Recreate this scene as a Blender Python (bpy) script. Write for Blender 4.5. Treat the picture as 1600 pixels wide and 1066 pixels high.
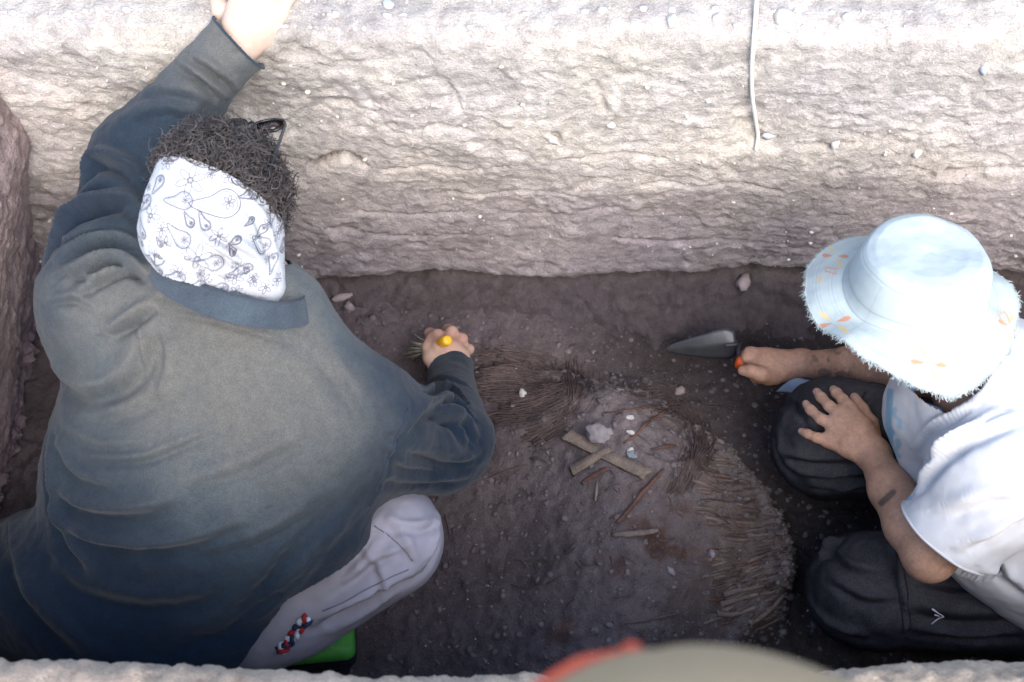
import bpy, math, random
import numpy as np
from mathutils import Vector

random.seed(7)
rng = np.random.default_rng(7)
scene = bpy.context.scene
for o in list(bpy.data.objects):
    bpy.data.objects.remove(o)

# ------------------------------------------------------------------ camera
FPX, ZC, PITCH = 1900.0, 2.13, math.radians(60)
CO, SI = math.cos(PITCH), math.sin(PITCH)
cam_data = bpy.data.cameras.new('camera')
cam = bpy.data.objects.new('camera', cam_data)
scene.collection.objects.link(cam)
cam.location = (0, 0, ZC)
cam.rotation_euler = (math.pi / 2 - PITCH, 0, 0)
cam_data.sensor_width = 36
cam_data.lens = 36 * FPX / 1600
cam_data.clip_start = 0.02
cam_data.clip_end = 2000
cam_data.dof.use_dof = True
cam_data.dof.focus_distance = 1.95
cam_data.dof.aperture_fstop = 5.2
scene.camera = cam

# ------------------------------------------------------------------ sky, sun, exposure
SUN_EL, SUN_AZ = 46.0, 163.0           # soft light from behind the camera, a little from the right
world = bpy.data.worlds.new('World')
scene.world = world
world.use_nodes = True
wn, wl = world.node_tree.nodes, world.node_tree.links
wn.clear()
sky = wn.new('ShaderNodeTexSky')
sky.sky_type = 'NISHITA'
sky.sun_disc = False
sky.sun_elevation = math.radians(SUN_EL)
sky.sun_rotation = math.radians(SUN_AZ)
sky.air_density = 1.0
sky.dust_density = 1.5
bg = wn.new('ShaderNodeBackground')
bg.inputs['Strength'].default_value = 0.15
wo = wn.new('ShaderNodeOutputWorld')
wl.new(sky.outputs[0], bg.inputs[0])
wl.new(bg.outputs[0], wo.inputs[0])
sun_data = bpy.data.lights.new('sun', 'SUN')
sun_data.energy = 1.9
sun_data.angle = math.radians(55)
sun_data.color = (1.0, 0.965, 0.93)
sun = bpy.data.objects.new('sun', sun_data)
scene.collection.objects.link(sun)
sa, se = math.radians(SUN_AZ), math.radians(SUN_EL)
to_sun = Vector((math.sin(sa) * math.cos(se), math.cos(sa) * math.cos(se), math.sin(se)))
sun.rotation_euler = to_sun.to_track_quat('Z', 'Y').to_euler()
sun.location = (0, -2, 6)
scene.view_settings.view_transform = 'Standard'
scene.view_settings.look = 'None'
scene.view_settings.gamma = 1
scene.view_settings.use_curve_mapping = False
scene.view_settings.exposure = 1.5
scene.render.engine = 'CYCLES'
scene.cycles.use_denoising = True
scene.cycles.max_bounces = 6

# ------------------------------------------------------------------ layout helpers
def P(u, v, z):
    """world point at height z that lies on the sight line of photo pixel (u, v)"""
    t = (v - 533) / FPX
    s = (z - ZC) / (-SI - t * CO)
    return np.array([(u - 800) / FPX * s, (CO - t * SI) * s, z])

def PY(u, v, y):
    t = (v - 533) / FPX
    s = y / (CO - t * SI)
    return np.array([(u - 800) / FPX * s, y, ZC + (-SI - t * CO) * s])

def proj(p):
    p = np.asarray(p, float)
    d = p[..., 1] * CO + (ZC - p[..., 2]) * SI
    yc = (ZC - p[..., 2]) * CO - p[..., 1] * SI
    return 800 + FPX * p[..., 0] / d, 533 + FPX * yc / d, d

def unit(v):
    v = np.asarray(v, float)
    return v / (np.linalg.norm(v) + 1e-12)

def sstep(a, b, x):
    t = np.clip((x - a) / (b - a), 0, 1)
    return t * t * (3 - 2 * t)

# ------------------------------------------------------------------ noise
_perm = rng.permutation(256)
_perm = np.concatenate([_perm, _perm, _perm])
_grad = rng.normal(size=(256, 3)); _grad /= np.linalg.norm(_grad, axis=1)[:, None]

def perlin(x, y, z):
    x, y, z = np.broadcast_arrays(x, y, z)
    xi, yi, zi = np.floor(x).astype(int), np.floor(y).astype(int), np.floor(z).astype(int)
    xf, yf, zf = x - xi, y - yi, z - zi
    u, v, w = [f * f * f * (f * (f * 6 - 15) + 10) for f in (xf, yf, zf)]
    out = 0
    for dx in (0, 1):
        for dy in (0, 1):
            for dz in (0, 1):
                h = _perm[(_perm[(_perm[(xi + dx) & 255] + yi + dy) & 255] + zi + dz) & 255]
                g = _grad[h]
                d = g[..., 0] * (xf - dx) + g[..., 1] * (yf - dy) + g[..., 2] * (zf - dz)
                out = out + d * (u if dx else 1 - u) * (v if dy else 1 - v) * (w if dz else 1 - w)
    return out * 1.6

def fbm(x, y, z, octv=4, gain=0.5, ridged=False):
    a, f, s = 1.0, 1.0, 0
    for i in range(octv):
        n = perlin(x * f + 17 * i, y * f + 5 * i, z * f - 9 * i)
        s = s + a * (1 - 2 * np.abs(n) if ridged else n)
        a *= gain; f *= 2.03
    return s

def worley(x, y, z):
    """distance to the nearest jittered cell point, and that cell's random value"""
    xi, yi, zi = np.floor(x).astype(int), np.floor(y).astype(int), np.floor(z).astype(int)
    best = np.full(np.shape(x), 9.0); val = np.zeros(np.shape(x))
    for dx in (-1, 0, 1):
        for dy in (-1, 0, 1):
            for dz in (-1, 0, 1):
                cx, cy, cz = xi + dx, yi + dy, zi + dz
                h = _perm[(_perm[(_perm[cx & 255] + cy) & 255] + cz) & 255]
                d = (cx + _perm[h + 7] / 256 - x) ** 2 + (cy + _perm[h + 99] / 256 - y) ** 2 + (cz + _perm[h + 201] / 256 - z) ** 2
                m = d < best
                best = np.where(m, d, best); val = np.where(m, h / 256, val)
    return np.sqrt(best), val

# ------------------------------------------------------------------ mesh helpers
def make(name, V, F, mat=None, parent=None, smooth=True, attrs=None):
    """one mesh object; F is an int array (n,3) / (n,4) or a list of such arrays"""
    me = bpy.data.meshes.new(name)
    V = np.asarray(V, np.float32)
    Fs = F if isinstance(F, list) else [F]
    Fs = [np.asarray(f, np.int32) for f in Fs if len(f)]
    me.vertices.add(len(V)); me.vertices.foreach_set('co', V.ravel())
    loops = np.concatenate([f.ravel() for f in Fs])
    sizes = np.concatenate([np.full(len(f), f.shape[1], np.int32) for f in Fs])
    me.loops.add(len(loops)); me.loops.foreach_set('vertex_index', loops)
    me.polygons.add(len(sizes))
    me.polygons.foreach_set('loop_start', np.concatenate([[0], np.cumsum(sizes)[:-1]]).astype(np.int32))
    me.update(calc_edges=True)
    if smooth:
        me.polygons.foreach_set('use_smooth', np.ones(len(sizes), bool))
    for k, a in (attrs or {}).items():
        a = np.asarray(a, np.float32)
        if a.ndim == 1:
            me.attributes.new(k, 'FLOAT', 'POINT').data.foreach_set('value', a)
        else:
            a4 = np.ones((len(a), 4), np.float32); a4[:, :a.shape[1]] = a
            me.attributes.new(k, 'FLOAT_COLOR', 'POINT').data.foreach_set('color', a4.ravel())
    me.validate()
    if mat: me.materials.append(mat)
    o = bpy.data.objects.new(name, me)
    scene.collection.objects.link(o)
    if parent is not None: o.parent = parent
    return o

def thing(name, label, cat, loc=(0, 0, 0), group=None):
    o = bpy.data.objects.new(name, None)
    scene.collection.objects.link(o)
    o.empty_display_size = 0.05
    o['label'] = label; o['category'] = cat
    if group: o['group'] = group
    return o

def tag(o, label, cat, group=None):
    o['label'] = label; o['category'] = cat
    if group: o['group'] = group
    return o

def kind(o, k, label=None, cat=None):
    o['kind'] = k
    if label: o['label'] = label
    if cat: o['category'] = cat
    return o

def grid_faces(n, m, close=False):
    i = np.arange(n - 1)[:, None]; j = np.arange(m if close else m - 1)[None, :]
    a = i * m + j; b = i * m + (j + 1) % m
    return np.stack([a, b, b + m, a + m], -1).reshape(-1, 4)

def normals_of(V, F):
    N = np.zeros_like(V)
    a, b, c = V[F[:, 0]], V[F[:, 1]], V[F[:, 2]]
    n = np.cross(b - a, c - a)
    if F.shape[1] == 4: n = np.cross(V[F[:, 2]] - a, V[F[:, 3]] - b)
    for k in range(F.shape[1]):
        for c_ in range(3):
            N[:, c_] += np.bincount(F[:, k], n[:, c_], len(V))
    return N / (np.linalg.norm(N, axis=1)[:, None] + 1e-12)

def tube(pts, rad, sides=6, flat=1.0, up=None, turn=0.0):
    """capped tube along pts; flat < 1 squashes it along its second axis"""
    pts = np.asarray(pts, float); n = len(pts)
    rad = np.broadcast_to(np.asarray(rad, float), (n,))
    T = np.gradient(pts, axis=0); T /= np.linalg.norm(T, axis=1)[:, None] + 1e-12
    r0 = np.asarray(up if up is not None else ((0, 0, 1) if abs(T[0, 2]) < .9 else (1, 0, 0)), float)
    V = []
    ang = np.arange(sides) / sides * 2 * math.pi + turn
    for i in range(n):
        r0 = r0 - T[i] * (r0 @ T[i]); r0 /= np.linalg.norm(r0) + 1e-12
        b = np.cross(T[i], r0)
        V.append(pts[i] + rad[i] * (np.cos(ang)[:, None] * b + flat * np.sin(ang)[:, None] * r0))
    V = np.concatenate(V + [pts[:1], pts[-1:]])
    F = grid_faces(n, sides, True)
    j = np.arange(sides); k = (j + 1) % sides
    c0 = np.stack([np.full(sides, n * sides), k, j], -1)
    c1 = np.stack([np.full(sides, n * sides + 1), (n - 1) * sides + j, (n - 1) * sides + k], -1)
    return V, [F, np.concatenate([c0, c1])]

class Batch:
    """collects shapes for ONE mesh"""
    def __init__(s): s.V = []; s.Q = []; s.T = []; s.n = 0; s.A = []
    def add(s, V, F, a=None):
        for f in (F if isinstance(F, list) else [F]):
            (s.Q if f.shape[1] == 4 else s.T).append(f + s.n)
        s.V.append(V); s.n += len(V)
        if a is not None: s.A.append(np.broadcast_to(a, (len(V),) + np.shape(a)))
    def build(s, name, mat, parent=None, smooth=True, aname='col'):
        F = []
        if s.Q: F.append(np.concatenate(s.Q))
        if s.T: F.append(np.concatenate(s.T))
        return make(name, np.concatenate(s.V), F, mat, parent, smooth, {aname: np.concatenate(s.A)} if s.A else None)

_ico = None
_rocks = {}
def rock(c, r, seed=0, squash=(1, 1, 1), rough=.25, sub=2):
    """an uneven angular lump"""
    global _ico
    if _ico is None: _ico = {}
    if sub not in _ico:
        import bmesh
        bm = bmesh.new(); bmesh.ops.create_icosphere(bm, subdivisions=sub, radius=1)
        bm.verts.ensure_lookup_table()
        _ico[sub] = (np.array([v.co[:] for v in bm.verts]), np.array([[v.index for v in f.verts] for f in bm.faces]))
        bm.free()
    V, F = _ico[sub]
    key = (sub, int(seed * 7.3) % 24, round(rough, 2))
    if key not in _rocks:
        q = V * 1.3 + key[1] * 3.7
        _rocks[key] = 1 + rough * fbm(q[:, 0], q[:, 1], q[:, 2], 3) + rough * .8 * np.abs(perlin(q[:, 0] * 2.1, q[:, 1] * 2.1, q[:, 2] * 2.1 + 4)) - rough * .3 * np.round(perlin(q[:, 0] * 1.1, q[:, 1] * 1.1, q[:, 2] * 1.1) * 3) / 2
    d = _rocks[key]
    a = seed * 2.4
    W = V * d[:, None] * np.asarray(squash) * r
    R = np.array([[math.cos(a), -math.sin(a), 0], [math.sin(a), math.cos(a), 0], [0, 0, 1]])
    return W @ R.T + np.asarray(c), F

# ------------------------------------------------------------------ smooth solid modelling
class Sdf:
    def __init__(s, lo, hi, h):
        s.lo, s.h = np.asarray(lo, float), h
        s.n = np.ceil((np.asarray(hi) - s.lo) / h).astype(int) + 1
        s.a = np.full(s.n, 0.4, np.float32)
    def _block(s, lo, hi):
        i0 = np.clip(np.floor((lo - s.lo) / s.h).astype(int), 0, s.n)
        i1 = np.clip(np.ceil((hi - s.lo) / s.h).astype(int) + 1, 0, s.n)
        sl = tuple(slice(a, b) for a, b in zip(i0, i1))
        ax = [(s.lo[k] + s.h * np.arange(i0[k], i1[k])).astype(np.float32) for k in range(3)]
        return sl, ax[0][:, None, None], ax[1][None, :, None], ax[2][None, None, :]
    def _join(s, sl, d, k, sub):
        A = s.a[sl]
        if sub:
            h = np.clip(.5 - .5 * (A + d) / k, 0, 1); s.a[sl] = A + (-d - A) * h + k * h * (1 - h)
        else:
            h = np.clip(.5 + .5 * (A - d) / k, 0, 1); s.a[sl] = A + (d - A) * h - k * h * (1 - h)
    def cone(s, a, b, ra, rb=None, k=.02, flat=None, sub=False):
        """round cone a-b; flat = (direction, factor) stretches the cross-section along a direction"""
        a = np.asarray(a, float); b = np.asarray(b, float); rb = ra if rb is None else rb
        R = max(ra, rb) * (max(flat[1], 1) if flat else 1) + k + 3 * s.h
        sl, X, Y, Z = s._block(np.minimum(a, b) - R, np.maximum(a, b) + R)
        x, y, z = X - a[0], Y - a[1], Z - a[2]
        ab = b - a
        if flat:
            n = unit(flat[0]); f = 1 / flat[1] - 1
            q = (x * n[0] + y * n[1] + z * n[2]) * f
            x, y, z = x + q * n[0], y + q * n[1], z + q * n[2]
            ab = ab + n * (ab @ n) * f
        t = np.clip((x * ab[0] + y * ab[1] + z * ab[2]) / max(ab @ ab, 1e-9), 0, 1)
        d = np.sqrt((x - t * ab[0]) ** 2 + (y - t * ab[1]) ** 2 + (z - t * ab[2]) ** 2) - (ra + (rb - ra) * t)
        s._join(sl, d, k, sub)
    def ell(s, c, r, axes=None, k=.02, sub=False):
        c = np.asarray(c, float); r = np.asarray(r, float)
        R = r.max() + k + 3 * s.h
        sl, X, Y, Z = s._block(c - R, c + R)
        x, y, z = X - c[0], Y - c[1], Z - c[2]
        A = np.eye(3) if axes is None else np.asarray(axes)
        q = [(x * A[i][0] + y * A[i][1] + z * A[i][2]) for i in range(3)]
        k0 = np.sqrt(sum((q[i] / r[i]) ** 2 for i in range(3)))
        k1 = np.sqrt(sum((q[i] / r[i] ** 2) ** 2 for i in range(3)))
        d = k0 * (k0 - 1) / np.maximum(k1, 1e-6)
        s._join(sl, d.astype(np.float32), k, sub)
    def chain(s, pts, rad, k=.012, flat=None):
        for i in range(len(pts) - 1): s.cone(pts[i], pts[i + 1], rad[i], rad[i + 1], k, flat)
    def mesh(s):
        A = s.a; S = A < 0
        cnt = np.zeros(np.array(A.shape) - 1, np.int8)
        for dx in (0, 1):
            for dy in (0, 1):
                for dz in (0, 1):
                    cnt += S[dx:S.shape[0] - 1 + dx, dy:S.shape[1] - 1 + dy, dz:S.shape[2] - 1 + dz]
        act = (cnt > 0) & (cnt < 8)
        C = np.argwhere(act); idx = np.full(act.shape, -1, np.int32); idx[act] = np.arange(len(C))
        pos = np.zeros((len(C), 3)); w = np.zeros(len(C))
        for ax in range(3):
            o1, o2 = [k for k in range(3) if k != ax]
            for i in (0, 1):
                for j in (0, 1):
                    p = C.copy(); p[:, o1] += i; p[:, o2] += j
                    q = p.copy(); q[:, ax] += 1
                    va, vb = A[tuple(p.T)], A[tuple(q.T)]
                    m = (va < 0) != (vb < 0)
                    t = va[m] / (va[m] - vb[m])
                    pp = p[m].astype(float); pp[:, ax] += t
                    pos[m] += pp; w[m] += 1
        V = s.lo + s.h * pos / w[:, None]
        F = []
        for ax in range(3):
            o1, o2 = [(1, 2), (2, 0), (0, 1)][ax]
            a = [slice(None)] * 3; b = [slice(None)] * 3
            a[ax] = slice(0, -1); b[ax] = slice(1, None)
            E = np.argwhere(S[tuple(a)] != S[tuple(b)])
            E = E[(E[:, o1] > 0) & (E[:, o2] > 0) & (E[:, o1] < act.shape[o1]) & (E[:, o2] < act.shape[o2])]
            ins = S[tuple(E.T)]
            def cell(i, j):
                c = E.copy(); c[:, o1] -= i; c[:, o2] -= j
                return idx[tuple(c.T)]
            f = np.stack([cell(1, 1), cell(0, 1), cell(0, 0), cell(1, 0)], -1)
            f[~ins] = f[~ins][:, ::-1]
            F.append(f)
        return V, np.concatenate(F)

def relax(V, F, it=2, amt=.5):
    for _ in range(it):
        s = np.zeros_like(V); c = np.zeros(len(V))
        for k in range(4):
            a, b = F[:, k], F[:, (k + 1) % 4]
            for i in range(3): s[:, i] += np.bincount(a, V[b, i], len(V)) + np.bincount(b, V[a, i], len(V))
            c += np.bincount(a, minlength=len(V)) + np.bincount(b, minlength=len(V))
        V = V + amt * (s / np.maximum(c, 1)[:, None] - V)
    return V

def cut(V, F, p, n, center=None, radius=9):
    """open the surface beyond the plane (p, n), only within radius of center; verts are pulled onto the edge"""
    p = np.asarray(p, float); n = unit(n)
    sd = (V - p) @ n
    near = np.linalg.norm(V - np.asarray(p if center is None else center), axis=1) < radius
    out = (sd > 0) & near
    keep = ~out[F].all(axis=1)
    F = F[keep]
    used = np.zeros(len(V), bool); used[F.ravel()] = True
    m = out & used
    V = V.copy(); V[m] -= n * sd[m][:, None]
    idx = np.cumsum(used) - 1
    return V[used], idx[F]

def on_surface(V, N, px, pull=0.0):
    """3-D points where the sight lines of photo pixels meet the front of a surface"""
    u, v, d = proj(V)
    eye = np.array([0, 0, ZC])
    front = (N * (V - eye)).sum(1) < 0
    out = []
    for (a, b) in px:
        r = (u - a) ** 2 + (v - b) ** 2 + np.where(front, 0, 1e6)
        c = np.where(r < max(r.min() * 1.5, 60))[0]
        p = V[c[np.argmin(d[c])]]
        if r.min() < 60:                          # local plane fit, then the true crossing
            c = c[np.abs(d[c] - d[c].min()) < .012]
            m, n = V[c].mean(0), unit(N[c].mean(0))
            t = (b - 533) / FPX
            ray = np.array([(a - 800) / FPX, CO - t * SI, -SI - t * CO])
            if abs(ray @ n) > .15: p = eye + ray * (((m - eye) @ n) / (ray @ n))
        out.append(p)
    return np.array(out)

def hem_ring(V, F, p, n, radius, rad, name, mt, parent, attrs=None):
    """rolled hem along an opening: the rim of the surface near the plane (p, n)"""
    E = np.sort(np.concatenate([F[:, [k, (k + 1) % 4]] for k in range(4)]), 1)
    key, cnt = np.unique(E[:, 0].astype(np.int64) * len(V) + E[:, 1], return_counts=True)
    k = key[cnt == 1]; b = np.unique(np.r_[k // len(V), k % len(V)])
    p = np.asarray(p, float); n = unit(n)
    b = b[(np.abs((V[b] - p) @ n) < .012) & (np.linalg.norm(V[b] - p, axis=1) < radius)]
    Q = V[b]; c = Q.mean(0)
    e1 = unit(np.cross(n, (0, 0, 1) if abs(n[2]) < .9 else (1, 0, 0))); e2 = np.cross(n, e1)
    th = np.arctan2((Q - c) @ e2, (Q - c) @ e1); o = np.argsort(th)
    T = np.linspace(-math.pi, math.pi, 73)
    r = np.interp(T, th[o], np.linalg.norm(Q[o] - c - np.outer((Q[o] - c) @ n, n), axis=1), period=2 * math.pi)
    h = np.interp(T, th[o], ((Q[o] - c) @ n), period=2 * math.pi)
    for _ in range(3):
        r[:-1] = (np.roll(r[:-1], 1) + 2 * r[:-1] + np.roll(r[:-1], -1)) / 4; h[:-1] = (np.roll(h[:-1], 1) + 2 * h[:-1] + np.roll(h[:-1], -1)) / 4
    r[-1] = r[0]; h[-1] = h[0]
    L = c + np.outer(r * np.cos(T), e1) + np.outer(r * np.sin(T), e2) + np.outer(h, n)
    tv, tf = tube(L, rad, 8)
    return make(name, tv, tf, mt, parent, attrs={kk: np.tile(vv, (len(tv), 1)) for kk, vv in (attrs or {}).items()})

def smooth_line(p, step=.006):
    p = np.asarray(p, float)
    n = len(p)
    if n > 2:                                     # Catmull-Rom
        q = np.vstack([2 * p[0] - p[1], p, 2 * p[-1] - p[-2]])
        out = []
        for i in range(1, n):
            L = np.linalg.norm(q[i + 1] - q[i]); m = max(2, int(L / step))
            t = (np.arange(m) / m)[:, None]
            a, b, c, d = q[i - 1], q[i], q[i + 1], q[i + 2]
            out.append(.5 * (2 * b + (c - a) * t + (2 * a - 5 * b + 4 * c - d) * t ** 2 + (3 * b - a - 3 * c + d) * t ** 3))
        return np.vstack(out + [p[-1:]])
    m = max(2, int(np.linalg.norm(p[1] - p[0]) / step))
    return p[0] + (p[1] - p[0]) * np.linspace(0, 1, m)[:, None]

def fold(V, N, px, w, amp, skew=0.8, disp=None):
    """a cloth fold along a line: a crest with a crease on one side (skew > 0: below / right of the line)"""
    L = smooth_line(on_surface(V, N, px))
    lo, hi = L.min(0) - 4 * w, L.max(0) + 4 * w
    m = np.where(((V > lo) & (V < hi)).all(1))[0]
    if len(m) == 0: return
    D = np.full(len(m), 9.0); J = np.zeros(len(m), int)
    for i, q in enumerate(L):
        d = ((V[m] - q) ** 2).sum(1)
        b = d < D; D[b] = d[b]; J[b] = i
    T = np.gradient(L, axis=0); T /= np.linalg.norm(T, axis=1)[:, None] + 1e-9
    x = ((V[m] - L[J]) * np.cross(T[J], N[m])).sum(1)
    r = np.sqrt(D); x = np.sign(x) * r
    end = np.sin(np.pi * np.clip(J / max(len(L) - 1, 1), 0.02, .98)) ** .6
    prof = np.exp(-(x / w) ** 2) - abs(skew) * np.exp(-((x - np.sign(skew) * 1.7 * w) / (.85 * w)) ** 2)
    disp[m] += amp * end * prof

# ------------------------------------------------------------------ materials
def mat(name, build, rough=.85, spec=.25):
    m = bpy.data.materials.new(name); m.use_nodes = True
    nt = m.node_tree; b = nt.nodes['Principled BSDF']
    b.inputs['Roughness'].default_value = rough
    b.inputs['Specular IOR Level'].default_value = spec
    build(nt, b)
    return m

class NT:
    """thin helper over a node tree"""
    def __init__(s, nt): s.nt = nt
    def n(s, t, **kw):
        x = s.nt.nodes.new('ShaderNode' + t)
        for k, v in kw.items():
            if k in x.inputs.keys(): x.inputs[k].default_value = v
            else: setattr(x, k, v)
        return x
    def l(s, a, b): s.nt.links.new(a, b)
    def pos(s):
        return s.n('NewGeometry').outputs['Position']
    def noise(s, scale, detail=4, rough=.55, vec=None):
        x = s.n('TexNoise'); x.inputs['Scale'].default_value = scale
        x.inputs['Detail'].default_value = detail; x.inputs['Roughness'].default_value = rough
        s.l(vec if vec is not None else s.pos(), x.inputs['Vector'])
        return x.outputs['Fac']
    def ramp(s, fac, stops):
        x = s.n('ValToRGB'); e = x.color_ramp.elements
        while len(e) < len(stops): e.new(.5)
        for i, (p, c) in enumerate(stops):
            e[i].position = p; e[i].color = (*c, 1) if len(c) == 3 else c
        s.l(fac, x.inputs[0]); return x.outputs[0]
    def mix(s, fac, a, b, mode='MIX'):
        x = s.n('Mix', data_type='RGBA', blend_type=mode)
        for val, i in ((fac, 0), (a, 6), (b, 7)):
            if isinstance(val, (int, float)): x.inputs[i].default_value = val
            elif isinstance(val, tuple): x.inputs[i].default_value = (*val, 1)
            else: s.l(val, x.inputs[i])
        return x.outputs[2]
    def math(s, op, a, b=0.0):
        x = s.n('Math', operation=op)
        for i, val in ((0, a), (1, b)):
            if isinstance(val, (int, float)): x.inputs[i].default_value = val
            else: s.l(val, x.inputs[i])
        return x.outputs[0]
    def attr(s, name, out='Color'):
        x = s.n('Attribute'); x.attribute_name = name; return x.outputs[out]
    def bump(s, h, strength, dist, b, normal=None):
        x = s.n('Bump'); x.inputs['Strength'].default_value = strength; x.inputs['Distance'].default_value = dist
        s.l(h, x.inputs['Height'])
        if normal is not None: s.l(normal, x.inputs['Normal'])
        s.l(x.outputs[0], b.inputs['Normal']); return x.outputs[0]

def simple(name, c1, c2=None, scale=30, rough=.8, spec=.25, bump=0, bscale=200, metal=0, detail=4, sss=0):
    c2 = c2 or tuple(x * .75 for x in c1)
    def b(nt, p):
        t = NT(nt)
        f = t.noise(scale, detail)
        t.l(t.ramp(f, [(.3, c1), (.7, c2)]), p.inputs['Base Color'])
        p.inputs['Metallic'].default_value = metal
        if sss:
            p.inputs['Subsurface Weight'].default_value = sss
            p.inputs['Subsurface Radius'].default_value = (.008, .003, .0015)
            p.inputs['Subsurface Scale'].default_value = .5
        if bump: t.bump(t.noise(bscale, 3), bump, .002, p)
    return mat(name, b, rough, spec)

def painted(name, rough=.85, spec=.2, bscale=600, bump=.25, vary=.12, sss=0, attr='col', bdist=.0012, grain=0, gscale=450):
    """colour comes from the mesh's own print / dye attribute, with fine grain on top"""
    def b(nt, p):
        t = NT(nt)
        n = t.noise(90, 5, .65)
        c = t.mix(1.0, t.attr(attr), t.ramp(n, [(.3, (1 - vary,) * 3), (.7, (1 + vary * .3,) * 3)]), 'MULTIPLY')
        if grain: c = t.mix(1.0, c, t.ramp(t.noise(gscale, 1, .5), [(.35, (1 - grain,) * 3), (.65, (1 + grain,) * 3)]), 'MULTIPLY')
        t.l(c, p.inputs['Base Color'])
        if sss:
            p.inputs['Subsurface Weight'].default_value = sss
            p.inputs['Subsurface Radius'].default_value = (.008, .003, .0015)
            p.inputs['Subsurface Scale'].default_value = .5
        if bump: t.bump(t.noise(bscale, 2), bump, bdist, p)
    return mat(name, b, rough, spec)

# ================================================================== SETTING
def soil_mat(name, bscale=160, bstr=.55, bdist=.006, speck=.0):
    def b(nt, p):
        t = NT(nt)
        n1 = t.noise(38, 8, .68); n2 = t.noise(420, 3, .6); n3 = t.noise(7, 4, .6)
        c = t.mix(1.0, t.attr('col'), t.ramp(n1, [(.28, (.66, .65, .65)), (.5, (1, 1, 1)), (.72, (1.22, 1.2, 1.17))]), 'MULTIPLY')
        c = t.mix(1.0, c, t.ramp(n2, [(.3, (.72, .72, .73)), (.62, (1.08, 1.07, 1.06))]), 'MULTIPLY')
        c = t.mix(1.0, c, t.ramp(n3, [(.3, (.93, .92, .95)), (.7, (1.06, 1.05, 1.0))]), 'MULTIPLY')
        t.l(c, p.inputs['Base Color'])
        h = t.math('ADD', t.noise(bscale, 9, .68), t.math('MULTIPLY', n2, .25))
        t.bump(h, bstr, bdist, p)
    return mat(name, b, .95, .12)

M_wall = soil_mat('section_earth', 230, .9, .007)
M_floor = soil_mat('dark_earth', 230, .95, .007)
M_ground = soil_mat('surface_earth', 120, .6, .008)

def lerp_col(z, stops):
    zs = [s[0] for s in stops]
    return np.stack([np.interp(z, zs, [s[1][k] for s in stops]) for k in range(3)], -1)

STRATA = [(-.05, (.095, .079, .086)), (.085, (.105, .086, .089)), (.115, (.14, .116, .114)), (.132, (.36, .325, .33)), (.15, (.36, .32, .33)), (.24, (.39, .345, .35)),
          (.36, (.45, .40, .385)), (.46, (.55, .495, .455)), (.56, (.65, .595, .545)), (.68, (.63, .575, .525)), (.76, (.57, .52, .475)), (.86, (.50, .455, .41))]

def path_resample(pts, step):
    pts = np.asarray(pts, float)
    p = smooth_line(np.c_[pts, np.zeros(len(pts))], .004)[:, :2]
    L = np.r_[0, np.cumsum(np.linalg.norm(np.diff(p, axis=0), axis=1))]
    s = np.arange(0, L[-1], step)
    return np.c_[np.interp(s, L, p[:, 0]), np.interp(s, L, p[:, 1])]

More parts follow.
